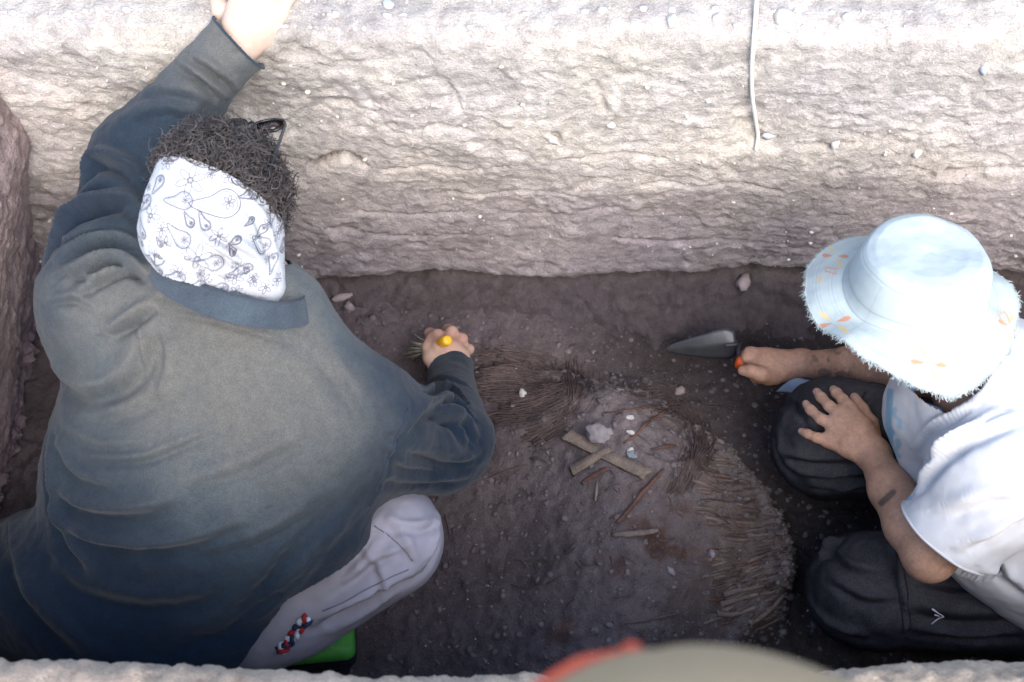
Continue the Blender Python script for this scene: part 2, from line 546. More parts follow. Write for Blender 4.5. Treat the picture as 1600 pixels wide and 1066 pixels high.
def wall_sheet(prof, a0, a1, step, frame, rough=1.0, ledge=False, seed=0):
    """an earth section: profile (out, z) swept along a; frame(a, out, z) -> world"""
    p = path_resample(prof, step)
    nrm = np.gradient(p, axis=0); nrm = np.c_[-nrm[:, 1], nrm[:, 0]]; nrm /= np.linalg.norm(nrm, axis=1)[:, None] + 1e-9
    a = np.arange(a0, a1, step)
    A, I = np.meshgrid(a, np.arange(len(p)), indexing='ij')
    O, Z = p[I, 0].copy(), p[I, 1].copy()
    x, z = A + seed * 11.3, Z
    flat = sstep(.80, .82, Z) * 0.6
    big = fbm(x * 2.4, O * 2, z * 3.2 + 3, 2) * .015
    bed = fbm(x * 3.0, 7.7, z * 12, 3, .5) * .003 * (1 - flat)
    zone = sstep(-.35, .35, fbm(x * 1.7, 1.5, z * 5, 3))
    mid = fbm(x * 19, O * 15, z * 19, 5, .6) * (.0010 + .0026 * zone)
    w, wv = worley(x * 34 + 1.5 * perlin(x * 12, z * 12, 1.0), O * 30, z * 38)
    chip = (.55 - w) * .0040 * sstep(-.25, .3, perlin(x * 3.4, z * 5.5, 8.0)) + (wv - .5) * .003
    w2, wv2 = worley(x * 85, O * 80, z * 90)
    fine = (.5 - w2) * .0016 + (wv2 - .5) * .0022
    gouge = -np.clip(fbm(x * 9, 2.2, z * 12, 3) - .5, 0, 1) * .022 * (1 - flat)
    gouge = gouge + ((.5 - w) * .016 + fbm(x * 11, 3.3, z * 11, 3) * .010) * sstep(.125, .10, Z)
    d = (big + bed + mid + chip + fine + gouge) * rough
    zoff = fbm(x * 2.6, 4.4, 0.5, 4) * .014 + fbm(x * 14, 1.4, 0.5, 3) * .006
    low = 1 - sstep(.20, .34, Z)
    Zd = Z + zoff * low * sstep(.02, .09, Z)
    O2 = O + nrm[I, 0] * d; Z2 = Zd + nrm[I, 1] * d
    zc = Zd - zoff * 0.15 + fbm(x * 5, O * 3, z * 9, 4) * .045 * sstep(.18, .34, Z) + fbm(x * 22, O * 9, z * 30, 3) * .012 * sstep(.1, .2, Z)
    col = lerp_col(zc - zoff * low, STRATA)
    patch = fbm(x * 4, O * 4, z * 8 + 9, 4)
    col = col * (1 + .13 * patch[..., None])
    scr = sstep(.30, .62, perlin(x * 48 + 2 * perlin(x * 5, z * 5, 2.0), 3.3, z * 7)) * sstep(.50, .58, Z) * sstep(.76, .68, Z) * sstep(-.1, .3, perlin(x * 4, z * 6, 5.5))
    col = col + .16 * scr[..., None]
    col = col * (1 + .18 * (wv - .5) + .10 * (wv2 - .5))[..., None]
    col[..., 2] *= 1 + .05 * fbm(x * 3, 1.0, z * 3, 2)
    V = frame(A, O2, Z2).reshape(-1, 3)
    return V, grid_faces(len(a), len(p)), col.reshape(-1, 3), d.reshape(-1)

# ---- far section of the pit
FAR = [(1.15, -.05), (1.215, .012), (1.262, .05), (1.305, .088), (1.335, .108), (1.332, .118), (1.312, .127), (1.302, .15), (1.303, .22),
       (1.30, .32), (1.293, .42), (1.288, .55), (1.276, .66), (1.268, .735), (1.268, .785), (1.278, .81), (1.30, .822), (1.36, .826), (1.48, .826), (1.56, .80)]
V, F, C, _ = wall_sheet(FAR, -1.2, 1.6, .0036, lambda a, o, z: np.stack([a, o, z], -1))
F = F[:, ::-1]
# cracks and sockets in the section
N = normals_of(V, F)
disp = np.zeros(len(V))
def gouge(px, w, depth):
    L = smooth_line(on_surface(V, N, px), .004)
    lo, hi = L.min(0) - 3 * w, L.max(0) + 3 * w
    m = np.where(((V > lo) & (V < hi)).all(1))[0]
    D = np.full(len(m), 9.0); J = np.zeros(len(m), int)
    for i, q in enumerate(L):
        d = ((V[m] - q) ** 2).sum(1); b = d < D; D[b] = d[b]; J[b] = i
    ww = w * (.5 + .5 * np.sin(np.pi * J / max(1, len(L) - 1)))
    disp[m] -= depth * np.exp(-D / ww ** 2)
gouge([(486, 259), (505, 254), (528, 247), (548, 249), (572, 262)], .009, .040)
gouge([(600, 268), (660, 262), (720, 268), (790, 262)], .006, .010)
gouge([(900, 250), (960, 243), (1040, 250)], .006, .010)
gouge([(480, 352), (560, 362), (640, 372), (730, 368)], .006, .009)
gouge([(960, 372), (1040, 380), (1130, 376), (1230, 384)], .006, .010)
gouge([(640, 205), (690, 198), (735, 206)], .006, .012)
gouge([(700, 130), (712, 150), (718, 172)], .005, .008)
gouge([(930, 128), (938, 150), (946, 176)], .005, .008)
gouge([(1420, 262), (1480, 270), (1560, 262)], .007, .012)
gouge([(855, 209), (866, 214), (872, 222)], .007, .022)
gouge([(1182, 205), (1210, 190), (1250, 160)], .003, .008)
gouge([(1000, 292), (1040, 286), (1080, 292), (1150, 288), (1220, 300)], .005, .008)
gouge([(690, 300), (760, 306), (830, 300), (905, 310)], .005, .007)
gouge([(1270, 226), (1300, 232), (1330, 225)], .008, .012)
gouge([(560, 330), (640, 338), (720, 332)], .006, .008)
V = V + N * disp[:, None]
far_wall = kind(make('pit_wall', V, F, M_wall, attrs={'col': C}), 'structure')
far_V, far_N = V, normals_of(V, F)

# ---- left section, undercut towards its foot
LEFT = [(-.91, -.05), (-.935, .02), (-.938, .12), (-.895, .25), (-.845, .39), (-.803, .54), (-.795, .67), (-.80, .77), (-.825, .81), (-.87, .824), (-1.0, .828), (-1.3, .828), (-1.8, .80)]
V, F, C, _ = wall_sheet([(-o, z) for o, z in LEFT], .15, 1.42, .006, lambda a, o, z: np.stack([-o, a, z], -1), 1.5, seed=2)
C = lerp_col(V[:, 2] + .16 + .04 * fbm(V[:, 1] * 6, V[:, 2] * 6, 1.0, 3), STRATA) * np.array([.86, .75, .80])
kind(make('pit_wall', V, F, M_wall, attrs={'col': C}), 'structure')
# ---- right section, out of frame
V, F, C, _ = wall_sheet([(1.45, -.05), (1.47, .1), (1.49, .5), (1.49, .77), (1.52, .82), (1.7, .828), (2.4, .80)], .15, 1.42, .012, lambda a, o, z: np.stack([o, a, z], -1), 1.2, seed=3)
kind(make('pit_wall', V, F, M_wall, attrs={'col': C}), 'structure')
# ---- near section with the bright rim at the foot of the picture
NEAR = [(-.44, -.05), (-.42, .1), (-.40, .45), (-.375, .68), (-.36, .775), (-.348, .806), (-.32, .818), (-.25, .822), (.1, .824), (.5, .80)]
V, F, C, _ = wall_sheet(NEAR, -1.3, 1.7, .0045, lambda a, o, z: np.stack([a, -o - .003 - .008 * sstep(.1, -.3, a), z], -1), 1.7, seed=5)
C = C * np.array([1.02, .89, .78])
kind(make('pit_wall', V, F, M_wall, attrs={'col': C}), 'structure')

# ---- ground sheet to the horizon, with the pit cut out of it
xs = np.r_[-600, -60, -8, np.linspace(-1.55, 2.1, 40), 8, 60, 600]
ys = np.r_[-600, -60, -8, np.linspace(-.3, 1.52, 30), 8, 60, 600]
X, Y = np.meshgrid(xs, ys, indexing='ij')
Z = np.full(X.shape, .812)
G = np.stack([X, Y, Z], -1).reshape(-1, 3)
Fg = grid_faces(len(xs), len(ys))
cx = G[Fg].mean(1)
Fg = Fg[~((cx[:, 0] > -1.55) & (cx[:, 0] < 2.1) & (cx[:, 1] > -.3) & (cx[:, 1] < 1.52))]
kind(make('ground', G, Fg, M_ground, attrs={'col': np.tile([.55, .51, .46], (len(G), 1))}), 'structure')

# ---- pit floor
MOUND = np.array([P(u, v, .10)[:2] for u, v in [(880, 566), (960, 574), (1030, 598), (1085, 648), (1140, 688), (1195, 728), (1226, 785), (1240, 850), (1243, 895),
                 (1222, 950), (1160, 990), (1110, 1060), (1000, 1200), (-200, 1200), (-200, 700), (420, 640), (640, 600), (720, 562), (800, 552)]])
def poly_sd(x, y, poly):
    d = np.full(x.shape, 9.0); inside = np.zeros(x.shape, bool)
    for i in range(len(poly)):
        a, b = poly[i], poly[(i + 1) % len(poly)]
        e = b - a; wx, wy = x - a[0], y - a[1]
        t = np.clip((wx * e[0] + wy * e[1]) / (e @ e), 0, 1)
        d = np.minimum(d, np.hypot(wx - e[0] * t, wy - e[1] * t))
        c = ((a[1] > y) != (b[1] > y)) & (x < (b[0] - a[0]) * (y - a[1]) / (b[1] - a[1] + 1e-12) + a[0])
        inside ^= c
    return np.where(inside, d, -d)
FLANK = np.array([P(u, v, .12)[:2] for u, v in [(1085, 715), (1150, 700), (1215, 760), (1238, 860), (1235, 930), (1180, 985), (1120, 975), (1105, 860)]])
RING_C, RING_R = P(1035, 690, .16)[:2], .072
def floor_parts(x, y):
    wob = .02 * fbm(x * 7, y * 7, 1.1, 3)
    sd = poly_sd(x + wob, y + .02 * fbm(x * 7, y * 7, 5.1, 3), MOUND)
    m = sstep(-.016, .012, sd) * .88 + .12 * sstep(-.02, .16, sd)
    right = sstep(.0, .28, x)                                   # the mound stands highest towards the right edge
    z = .02 + .015 * sstep(.3, -.3, x)
    dome = np.exp(-((x - .21) / .19) ** 2)
    z = z + m * (.012 + .055 * right) - .012 * right + .140 * dome * sstep(-.015, .14, sd)
    z = z + .012 * fbm(x * 3.1, y * 3.1, .3, 3)
    near_wall = sstep(1.14, 1.26, y)
    z = z + near_wall * .02
    r = np.hypot(x - RING_C[0], y - RING_C[1])
    z = z + .008 * np.exp(-((r - RING_R) / .014) ** 2) - .006 * (r < RING_R - .01)
    c2 = P(790, 610, .1)[:2]
    r2 = np.hypot((x - c2[0]) * .8, (y - c2[1]))
    z = z + .010 * np.exp(-((r2 - .085) / .025) ** 2) * (x > c2[0] - .02)
    bas = P(800, 860, .08)[:2]                                  # shallow scooped hollow
    r3 = np.hypot(x - bas[0], (y - bas[1]) * 1.2)
    z = z - .014 * sstep(.10, .05, r3) + .005 * np.exp(-((r3 - .105) / .015) ** 2)
    hol = P(1040, 870, .12)[:2]
    r4 = np.hypot(x - hol[0], (y - hol[1]) * .9)
    z = z - .022 * sstep(.085, .03, r4)
    fl = sstep(-.02, .03, poly_sd(x, y, FLANK))
    return z, sd, m, fl
def floor_base(x, y):
    x = np.asarray(x, float); y = np.asarray(y, float)
    z, sd, m, fl = floor_parts(x, y)
    return z
step = .0036
xs = np.arange(-1.0, 1.52, step); ys = np.arange(.3, 1.36, step)
X, Y = np.meshgrid(xs, ys, indexing='ij')
Z, SD, MM, FL = floor_parts(X, Y)
edge = np.exp(-(SD / .04) ** 2)
w1, wv = worley(X * 30, Y * 30, Z * 30)
w2, wv2 = worley(X * 75, Y * 75, Z * 60 + 3)
clod = (.5 - w1) * .013 * (sstep(.0, .4, fbm(X * 4, Y * 4, 2.0, 3)) + edge * 1.3)
Z2 = Z + clod + (.45 - w2) * .0055 + (wv2 - .5) * .002 + fbm(X * 20, Y * 20, 3.0, 4, .6) * .0060 + edge * fbm(X * 26, Y * 26, 8.0, 3) * .012
# woven flank: lines of decayed reed raised as parallel ridges
ra = math.radians(17)
q = -X * math.sin(ra) + Y * math.cos(ra); s_ = X * math.cos(ra) + Y * math.sin(ra)
rid = np.sin((q + .006 * fbm(s_ * 9, q * 14, 1.0, 2)) * 2 * math.pi / .0125)
brk = sstep(-.25, .25, fbm(s_ * 16, q * 60, 4.0, 3))
Z2 = Z2 + FL * rid * .0046 * brk + FL * fbm(s_ * 10, q * 45, 2.5, 4) * .007
def pix_blob(u, v, ru, rv, z=.13, e=2):
    uu, vv, _ = proj(np.stack([X, Y, np.full(X.shape, z)], -1))
    return np.exp(-(((uu - u) / ru) ** 2 + ((vv - v) / rv) ** 2))
soil = np.ones(X.shape + (3,)) * np.array([.138, .112, .118])
soil *= (1 + .22 * fbm(X * 5, Y * 5, 6.0, 4))[..., None]
tan = np.array([.25, .207, .185]); rust = np.array([.15, .075, .052]); pale = np.array([.25, .212, .212]); dk = np.array([.048, .037, .037])
def blend(col, c, w): return col + (c - col) * np.clip(w, 0, 1)[..., None]
moat = (1 - MM) * sstep(.05, .3, X)
soil = blend(soil, np.array([.058, .047, .047]), moat * .97)
soil = blend(soil, np.array([.185, .153, .154]), MM * sstep(.0, .22, X) * .85)
soil = blend(soil, pale, pix_blob(1000, 680, 150, 110) * .8)
soil = blend(soil, tan, FL * .75 * (.6 + .5 * brk))
soil = blend(soil, np.array([.27, .228, .215]), edge * MM * sstep(.0, .2, X) * .9)
st = sstep(-.1, .35, fbm(X * 18, Y * 18, 9.0, 4))
for u, v, ru, rv, k in [(1040, 850, 70, 60, 1.0), (1180, 800, 40, 30, .8), (1000, 900, 60, 30, .7), (875, 990, 35, 18, .7), (1080, 640, 50, 40, .35), (830, 590, 80, 50, .3)]:
    soil = blend(soil, rust, pix_blob(u, v, ru, rv) * st * k)
soil = blend(soil, dk, pix_blob(1010, 880, 50, 45) * .5 * st)
soil = blend(soil, np.array([.10, .08, .065]), sstep(1.0, .6, Y) * sstep(.1, .3, X) * .3)
pit_floor = kind(make('pit_floor', np.stack([X, Y, Z2], -1).reshape(-1, 3), grid_faces(len(xs), len(ys)), M_floor, attrs={'col': soil.reshape(-1, 3)}), 'structure')
def floor_z(x, y):
    i = int(np.clip(round((x - xs[0]) / step), 0, len(xs) - 1)); j = int(np.clip(round((y - ys[0]) / step), 0, len(ys) - 1))
    return float(Z2[i, j])
def PF(u, v, lift=0.0):
    """where the sight line of a photo pixel meets the pit floor"""
    z = .1
    for _ in range(12):
        p = P(u, v, z); z = .5 * z + .5 * floor_z(p[0], p[1])
    p = P(u, v, z); p[2] = floor_z(p[0], p[1]) + lift
    return p

# ================================================================== PERSON IN THE DARK POLO SHIRT
def M3(up, fwd):
    """head axes: right, forward, up (rows)"""
    up = unit(up); f = unit(np.asarray(fwd, float) - up * (np.asarray(fwd) @ up)); return np.array([np.cross(f, up), f, up])

def add_head(s, c, A, sc=1.0, k=.02):
    """skull, jaw, nose, brow, lips, ears, eye sockets; c = centre of the skull, rows of A = right, forward, up"""
    L = lambda x, y, z: np.asarray(c) + sc * (A[0] * x + A[1] * y + A[2] * z)
    s.ell(L(0, -.008, .015), np.array([.076, .095, .092]) * sc, A, k)
    s.ell(L(0, .035, -.05), np.array([.058, .055, .07]) * sc, A, k)
    s.ell(L(0, .062, -.098), np.array([.03, .026, .022]) * sc, A, k)
    s.cone(L(0, .088, -.005), L(0, .108, -.045), .008 * sc, .013 * sc, .012)
    s.cone(L(-.012, .1, -.05), L(.012, .1, -.05), .008 * sc, .008 * sc, .008)
    s.cone(L(-.035, .084, .012), L(.035, .084, .012), .010 * sc, .010 * sc, .015)
    s.cone(L(-.02, .09, -.075), L(.02, .09, -.075), .006 * sc, .006 * sc, .008)
    s.cone(L(-.018, .087, -.083), L(.018, .087, -.083), .006 * sc, .006 * sc, .006)
    for e in (-1, 1):
        s.ell(L(e * .032, .095, -.008), np.array([.016, .012, .011]) * sc, A, .01, sub=True)
        s.ell(L(e * .032, .079, -.008), np.array([.013, .012, .012]) * sc, A, .003)
        s.ell(L(e * .079, -.005, -.02), np.array([.008, .017, .03]) * sc, A, .008)

skinA = painted('skin_fair', .55, .35, 350, .22, .12, sss=.12, bdist=.001)
ptsA = dict(
    head=P(346, 330, .775), neck=P(372, 462, .655), shL=P(168, 470, .60), elL=P(218, 250, .665), wrL=P(366, 76, .792),
    shR=P(556, 652, .53), elR=P(712, 690, .315), wrR=P(704, 590, .135), up=P(372, 610, .54), mid=P(330, 770, .44), hip=P(235, 955, .27),
    hipL=P(150, 940, .24), hipR=P(390, 940, .24), knL=P(70, 900, .24), knR=P(600, 835, .270))
a = ptsA
HA = M3((.02, .80, .60), (.32, .55, -.70))           # head bowed, turned a little to the right
personA = thing('person', 'crouching person in faded navy polo shirt and white paisley bandana', 'person')

# ---- body: one continuous surface
s = Sdf((-.99, .36, 0), (.0, 1.36, .96), .0034)
add_head(s, a['head'], HA)
s.cone(a['head'] - HA[2] * .05 - HA[1] * .03, a['neck'], .055, .06, .02)
s.cone(a['neck'], a['up'], .07, .085, .03, flat=((.97, -.23, 0), 1.5))
s.cone(a['up'], a['mid'], .085, .085, .03, flat=((.97, -.23, 0), 1.5))
s.cone(a['mid'], a['hip'], .085, .10, .03, flat=((.97, -.23, 0), 1.3))
for q in 'LR':
    s.cone(a['neck'] * .6 + a['sh' + q] * .4, a['sh' + q], .05, .05, .03)
    s.cone(a['sh' + q], a['el' + q], .048, .036, .02)
    s.cone(a['el' + q], a['wr' + q], .036, .025, .02)
    ft = np.array([a['kn' + q][0] * .6 + a['hip' + q][0] * .4, a['kn' + q][1] * .75 + a['hip' + q][1] * .25, .10])
    s.cone(a['hip' + q], a['kn' + q], .075, .05, .03)
    s.cone(a['kn' + q], ft, .045, .032, .02)
    s.cone(ft, ft + [0.0, .14, -.05], .035, .025, .02)
    a['ft' + q] = ft
def digit(px, rad, k=.006): s.chain([P(*p) for p in px], rad, k)
# left hand spread on the rim of the far wall: back of the hand seen, fingers over the edge
wl_ = a['wrL']
s.chain([wl_, P(372, 42, .822), P(372, 12, .838)], [.026, .022, .017], .014)
s.chain([wl_, P(392, 38, .822), P(398, 6, .84)], [.026, .024, .018], .014)
s.chain([wl_, P(408, 42, .812), P(420, 10, .834)], [.025, .022, .017], .014)
s.chain([wl_, P(416, 52, .80), P(436, 22, .822)], [.024, .019, .015], .012)
digit([(372, 12, .838), (378, -28, .846), (384, -52, .84), (388, -70, .832)], [.0125, .0105, .0095, .008])
digit([(398, 6, .84), (408, -40, .848), (416, -66, .842), (421, -84, .834)], [.0125, .0105, .0095, .008])
digit([(420, 10, .834), (436, -32, .845), (446, -56, .84), (452, -72, .832)], [.0125, .0105, .0095, .008])
digit([(436, 22, .822), (452, -6, .836), (463, -26, .836), (469, -38, .83)], [.0115, .0095, .0085, .007])
digit([(372, 52, .806), (346, 18, .826), (336, -12, .834), (334, -32, .832)], [.016, .0135, .0115, .009])
# right hand closed round the brush
wr = a['wrR']
for k_, (u, v, z) in enumerate([(684, 546, .155), (697, 540, .158), (710, 545, .152), (722, 556, .142)]):
    s.chain([wr + [(-.018 + .012 * k_), 0, .004], P(u, v, z)], [.022, .0155], .012)
digit([(684, 546, .155), (684, 524, .148), (672, 521, .125), (670, 532, .105)], [.0135, .0115, .0105, .009], .005)
digit([(697, 540, .158), (706, 519, .148), (700, 515, .120), (690, 526, .10)], [.0135, .0115, .0105, .009], .005)
digit([(710, 545, .152), (722, 530, .140), (716, 527, .11), (702, 535, .095)], [.013, .011, .010, .009], .005)
digit([(722, 556, .142), (733, 546, .128), (728, 544, .10), (714, 548, .09)], [.0115, .0095, .009, .008], .005)
digit([(686, 578, .145), (673, 560, .150), (669, 543, .150), (673, 529, .142)], [.016, .0145, .012, .010], .006)
V, F = s.mesh()
V = relax(V, F, 1, .4)
u, v, d = proj(V)
base = np.tile([.58, .42, .33], (len(V), 1)) * (1 + .08 * fbm(V[:, 0] * 40, V[:, 1] * 40, V[:, 2] * 40, 3))[:, None]
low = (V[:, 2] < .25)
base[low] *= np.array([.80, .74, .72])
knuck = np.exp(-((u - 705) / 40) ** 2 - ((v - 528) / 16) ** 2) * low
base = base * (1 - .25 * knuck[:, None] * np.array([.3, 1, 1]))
make('body', V, F, skinA, personA, attrs={'col': base})

# ---- polo shirt
lat = unit((.97, -.24, -.08))
s = Sdf((-1.08, .36, .02), (.06, 1.36, .98), .0036)
s.cone(a['neck'] + [0, -.01, 0], a['up'], .085, .118, .05, flat=(lat, 1.6))
s.cone(a['up'], a['mid'], .125, .142, .06, flat=(lat, 1.48))
s.cone(a['shL'] + [.02, -.02, -.01], P(188, 700, .44), .085, .085, .06)
s.cone(a['mid'], P(225, 960, .31), .142, .125, .06, flat=(lat, 1.62))
s.cone(P(225, 960, .31), P(235, 1015, .16), .125, .12, .05, flat=(lat, 1.95))
s.cone(P(130, 900, .30), P(-5, 905, .25), .11, .09, .06)                       # drape over the left thigh
s.cone(P(60, 950, .24), P(0, 1000, .12), .10, .10, .05)
s.cone(P(395, 525, .62), a['shR'], .068, .084, .05)
s.cone(P(330, 520, .62), a['shL'], .075, .094, .05)
s.cone(P(480, 700, .52), P(560, 690, .46), .10, .07, .06)                      # cloth hanging from the right shoulder blade
s.cone(a['shR'], a['elR'] + [-.01, 0, .01], .084, .062, .04)
s.cone(a['elR'], P(706, 610, .165), .062, .046, .025)
s.cone(P(706, 610, .165), P(702, 566, .115), .043, .044, .008)
s.cone(P(560, 700, .44), a['elR'] + [-.03, -.03, .0], .07, .055, .05)
s.cone(a['shL'], a['elL'], .088, .070, .04)
s.cone(a['elL'], P(335, 105, .775), .068, .048, .03)
s.cone(P(338, 102, .778), P(392, 48, .812), .045, .053, .008)
V, F = s.mesh()
V = relax(V, F, 2, .5)
# openings: cuffs, neck, hem
dL = unit(P(385, 55, .805) - P(338, 102, .778))
V, F = cut(V, F, P(369, 62, .80), dL, radius=.12)
dR = unit(P(702, 566, .115) - P(706, 610, .165))
V, F = cut(V, F, P(703, 566, .128), dR, radius=.10)
V, F = cut(V, F, a['neck'] + HA[2] * .02 + [0, .03, .02], unit((.05, .62, .78)), radius=.085)
hem_n = unit(np.cross(P(556, 800, .36) - P(395, 1040, .10), np.array([.1, -.35, 1.0])))
if hem_n[0] < 0: hem_n = -hem_n
V, F = cut(V, F, P(466, 930, .24), hem_n, center=P(505, 985, .20), radius=.235)
V, F = cut(V, F, (0, 0, .075), (0, 0, -1))
N = normals_of(V, F)
disp = np.zeros(len(V))
fd = lambda px, w, amp, skew=1.0: fold(V, N, px, w * .95, amp * 1.7, skew, disp)
fd([(88, 755), (115, 780), (160, 791), (220, 790), (290, 768)], .010, .008)
fd([(90, 796), (121, 826), (164, 844), (242, 846), (305, 834), (400, 800)], .011, .008)
fd([(130, 712), (212, 712), (273, 692), (345, 660)], .007, .0035)
fd([(97, 880), (151, 911), (230, 925), (320, 917)], .016, .006)
fd([(240, 760), (330, 735), (420, 700), (500, 650)], .012, .003)
fd([(250, 850), (340, 845), (430, 815), (510, 760)], .014, .004)
fd([(61, 523), (91, 571), (133, 599), (182, 586), (212, 550), (238, 490)], .016, .0085)
fd([(166, 516), (200, 496), (236, 470)], .009, .010)
fd([(68, 405), (104, 347), (149, 311), (198, 306), (222, 326)], .011, .016)
fd([(113, 270), (149, 243), (194, 252), (222, 272)], .010, .013)
fd([(88, 403), (131, 378), (180, 369), (218, 380)], .008, .010)
fd([(98, 438), (144, 405), (189, 401), (230, 420)], .008, .010)
fd([(120, 455), (171, 424), (207, 415), (238, 434)], .007, .009)
fd([(110, 330), (150, 285), (205, 285)], .010, .004)
fd([(300, 84), (335, 104), (372, 138)], .007, .010)
fd([(282, 96), (318, 118), (352, 150)], .007, .010)
fd([(180, 190), (235, 165), (300, 168)], .012, .004)
fd([(225, 140), (270, 135), (320, 150)], .010, .004)
fd([(636, 632), (612, 705), (572, 796)], .006, .0035, -.9)
fd([(630, 668), (662, 630), (700, 640), (728, 682)], .012, .010)
fd([(660, 612), (700, 604), (734, 622)], .006, .009)
fd([(668, 628), (705, 622), (738, 650)], .006, .009)
fd([(690, 648), (720, 650), (744, 680)], .009, .007)
fd([(668, 596), (700, 590), (734, 606)], .005, .004)
fd([(640, 690), (690, 700), (750, 720)], .014, .005)
fd([(600, 740), (660, 748), (740, 742)], .010, .004)
fd([(515, 552), (552, 600), (590, 670)], .012, .004)
fd([(470, 560), (510, 640), (530, 720)], .016, .003)
fd([(545, 800), (485, 868), (412, 947), (339, 1002)], .016, .008)
fd([(20, 808), (61, 935), (151, 1014)], .018, .010)
fd([(79, 687), (84, 747), (104, 830), (150, 890)], .012, .009)
fd([(250, 985), (340, 965), (420, 900)], .018, .005)
fd([(120, 640), (190, 632), (260, 600)], .012, .0035)
fd([(75, 440), (110, 420), (160, 440)], .006, .004)
fd([(72, 470), (115, 462), (150, 478)], .006, .004)
fd([(80, 360), (112, 372), (160, 350)], .007, .005)
fd([(215, 500), (228, 540), (220, 590)], .006, .004)
fd([(245, 500), (262, 560), (250, 620)], .008, .003)
fd([(92, 690), (120, 735), (180, 755)], .007, .005)
fd([(100, 660), (150, 690), (230, 690)], .007, .003)
fd([(330, 985), (420, 920), (500, 830)], .010, .004)
fd([(690, 610), (712, 612), (735, 635)], .005, .004)
fd([(650, 700), (700, 720), (748, 705)], .007, .004)
fd([(600, 690), (640, 725), (700, 735)], .008, .004)
fd([(240, 475), (330, 490), (420, 515), (486, 535)], .006, .003)
x, y, z = V.T
along = (V - P(235, 1000, .25)) @ unit(a['neck'] - P(235, 1000, .25)); side = ((V - a['mid']) @ lat)
wr_ = fbm(side * 7 + 1.5 * along, (along - .9 * side ** 2) * 24 + 2 * perlin(side * 5, along * 5, 1.0), 3.1, 3)
disp += .0030 * np.clip(wr_, -.5, .8) * sstep(.50, .25, along) * sstep(.30, .15, np.abs(side))
fore = np.exp(-((V - (a['elL'] + a['wrL']) / 2) ** 2).sum(1) / .02)
disp += .004 * fore * fbm((V - a['elL']) @ unit(a['wrL'] - a['elL']) * 26, z * 9, x * 9, 3)
rdg = fbm(x * 11 + 3, y * 11, z * 16, 3, .5, True)
disp += .0016 * np.clip(rdg - .35, 0, 1.2) * sstep(.5, .2, along)
disp += .0026 * fbm(x * 13, y * 9, z * 13, 3) + .0012 * fbm(x * 38, y * 38, z * 38, 3)
V = V + N * disp[:, None]
N = normals_of(V, F)
# dye: navy, sun-faded and dusty over the upper back and shoulders
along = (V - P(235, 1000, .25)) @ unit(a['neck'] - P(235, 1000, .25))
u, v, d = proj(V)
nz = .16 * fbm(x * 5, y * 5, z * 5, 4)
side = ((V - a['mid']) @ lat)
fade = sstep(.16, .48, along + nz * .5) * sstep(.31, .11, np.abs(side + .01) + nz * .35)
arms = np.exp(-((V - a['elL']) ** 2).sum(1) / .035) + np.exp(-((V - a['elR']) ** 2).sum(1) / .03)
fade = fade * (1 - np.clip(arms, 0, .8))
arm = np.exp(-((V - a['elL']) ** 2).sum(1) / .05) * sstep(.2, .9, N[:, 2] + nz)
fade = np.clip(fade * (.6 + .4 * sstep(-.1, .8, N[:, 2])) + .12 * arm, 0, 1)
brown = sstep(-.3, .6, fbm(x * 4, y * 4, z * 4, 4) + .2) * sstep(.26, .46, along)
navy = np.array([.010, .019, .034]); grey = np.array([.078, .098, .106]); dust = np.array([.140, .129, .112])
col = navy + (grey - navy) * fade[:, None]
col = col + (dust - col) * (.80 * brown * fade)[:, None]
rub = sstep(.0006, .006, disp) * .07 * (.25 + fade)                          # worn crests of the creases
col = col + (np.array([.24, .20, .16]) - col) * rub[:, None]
M_shirt = painted('polo_cloth', .93, .08, 620, .8, .16, bdist=.0016, grain=.14, gscale=520)
M_shirt.node_tree.nodes['Principled BSDF'].inputs['Sheen Weight'].default_value = .12
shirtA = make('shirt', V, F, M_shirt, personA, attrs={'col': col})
sm = shirtA.modifiers.new('cloth', 'SOLIDIFY'); sm.thickness = .0028; sm.offset = -1

hem_ring(V, F, P(369, 62, .80), dL, .09, .0020, 'cuff_hem', M_shirt, shirtA, {'col': [.03, .045, .062]})
hem_ring(V, F, P(703, 566, .128), dR, .09, .0018, 'cuff_hem', M_shirt, shirtA, {'col': [.03, .045, .062]})
# seams: a raised stitched line down the armhole and round the left cuff
def seam(px, rad=.0016, name='seam', parent=shirtA, mt=None, off=.0008):
    L = smooth_line(on_surface(V, N, px), .006)
    for i_ in range(len(L)):
        q_ = ((V - L[i_]) ** 2).sum(1); c_ = np.argsort(q_)[:4]; n_ = unit(N[c_].mean(0))
        L[i_] = L[i_] - n_ * ((L[i_] - V[c_].mean(0)) @ n_) + n_ * off
    t_, f_ = tube(L, rad, 5)
    return make(name, t_, f_, mt or M_seam, parent)
M_seam = simple('navy_stitching', (.03, .04, .06), (.05, .06, .08), 80, .9, .1)
seam([(636, 640), (625, 672), (612, 705), (594, 748), (576, 790)], .0013)

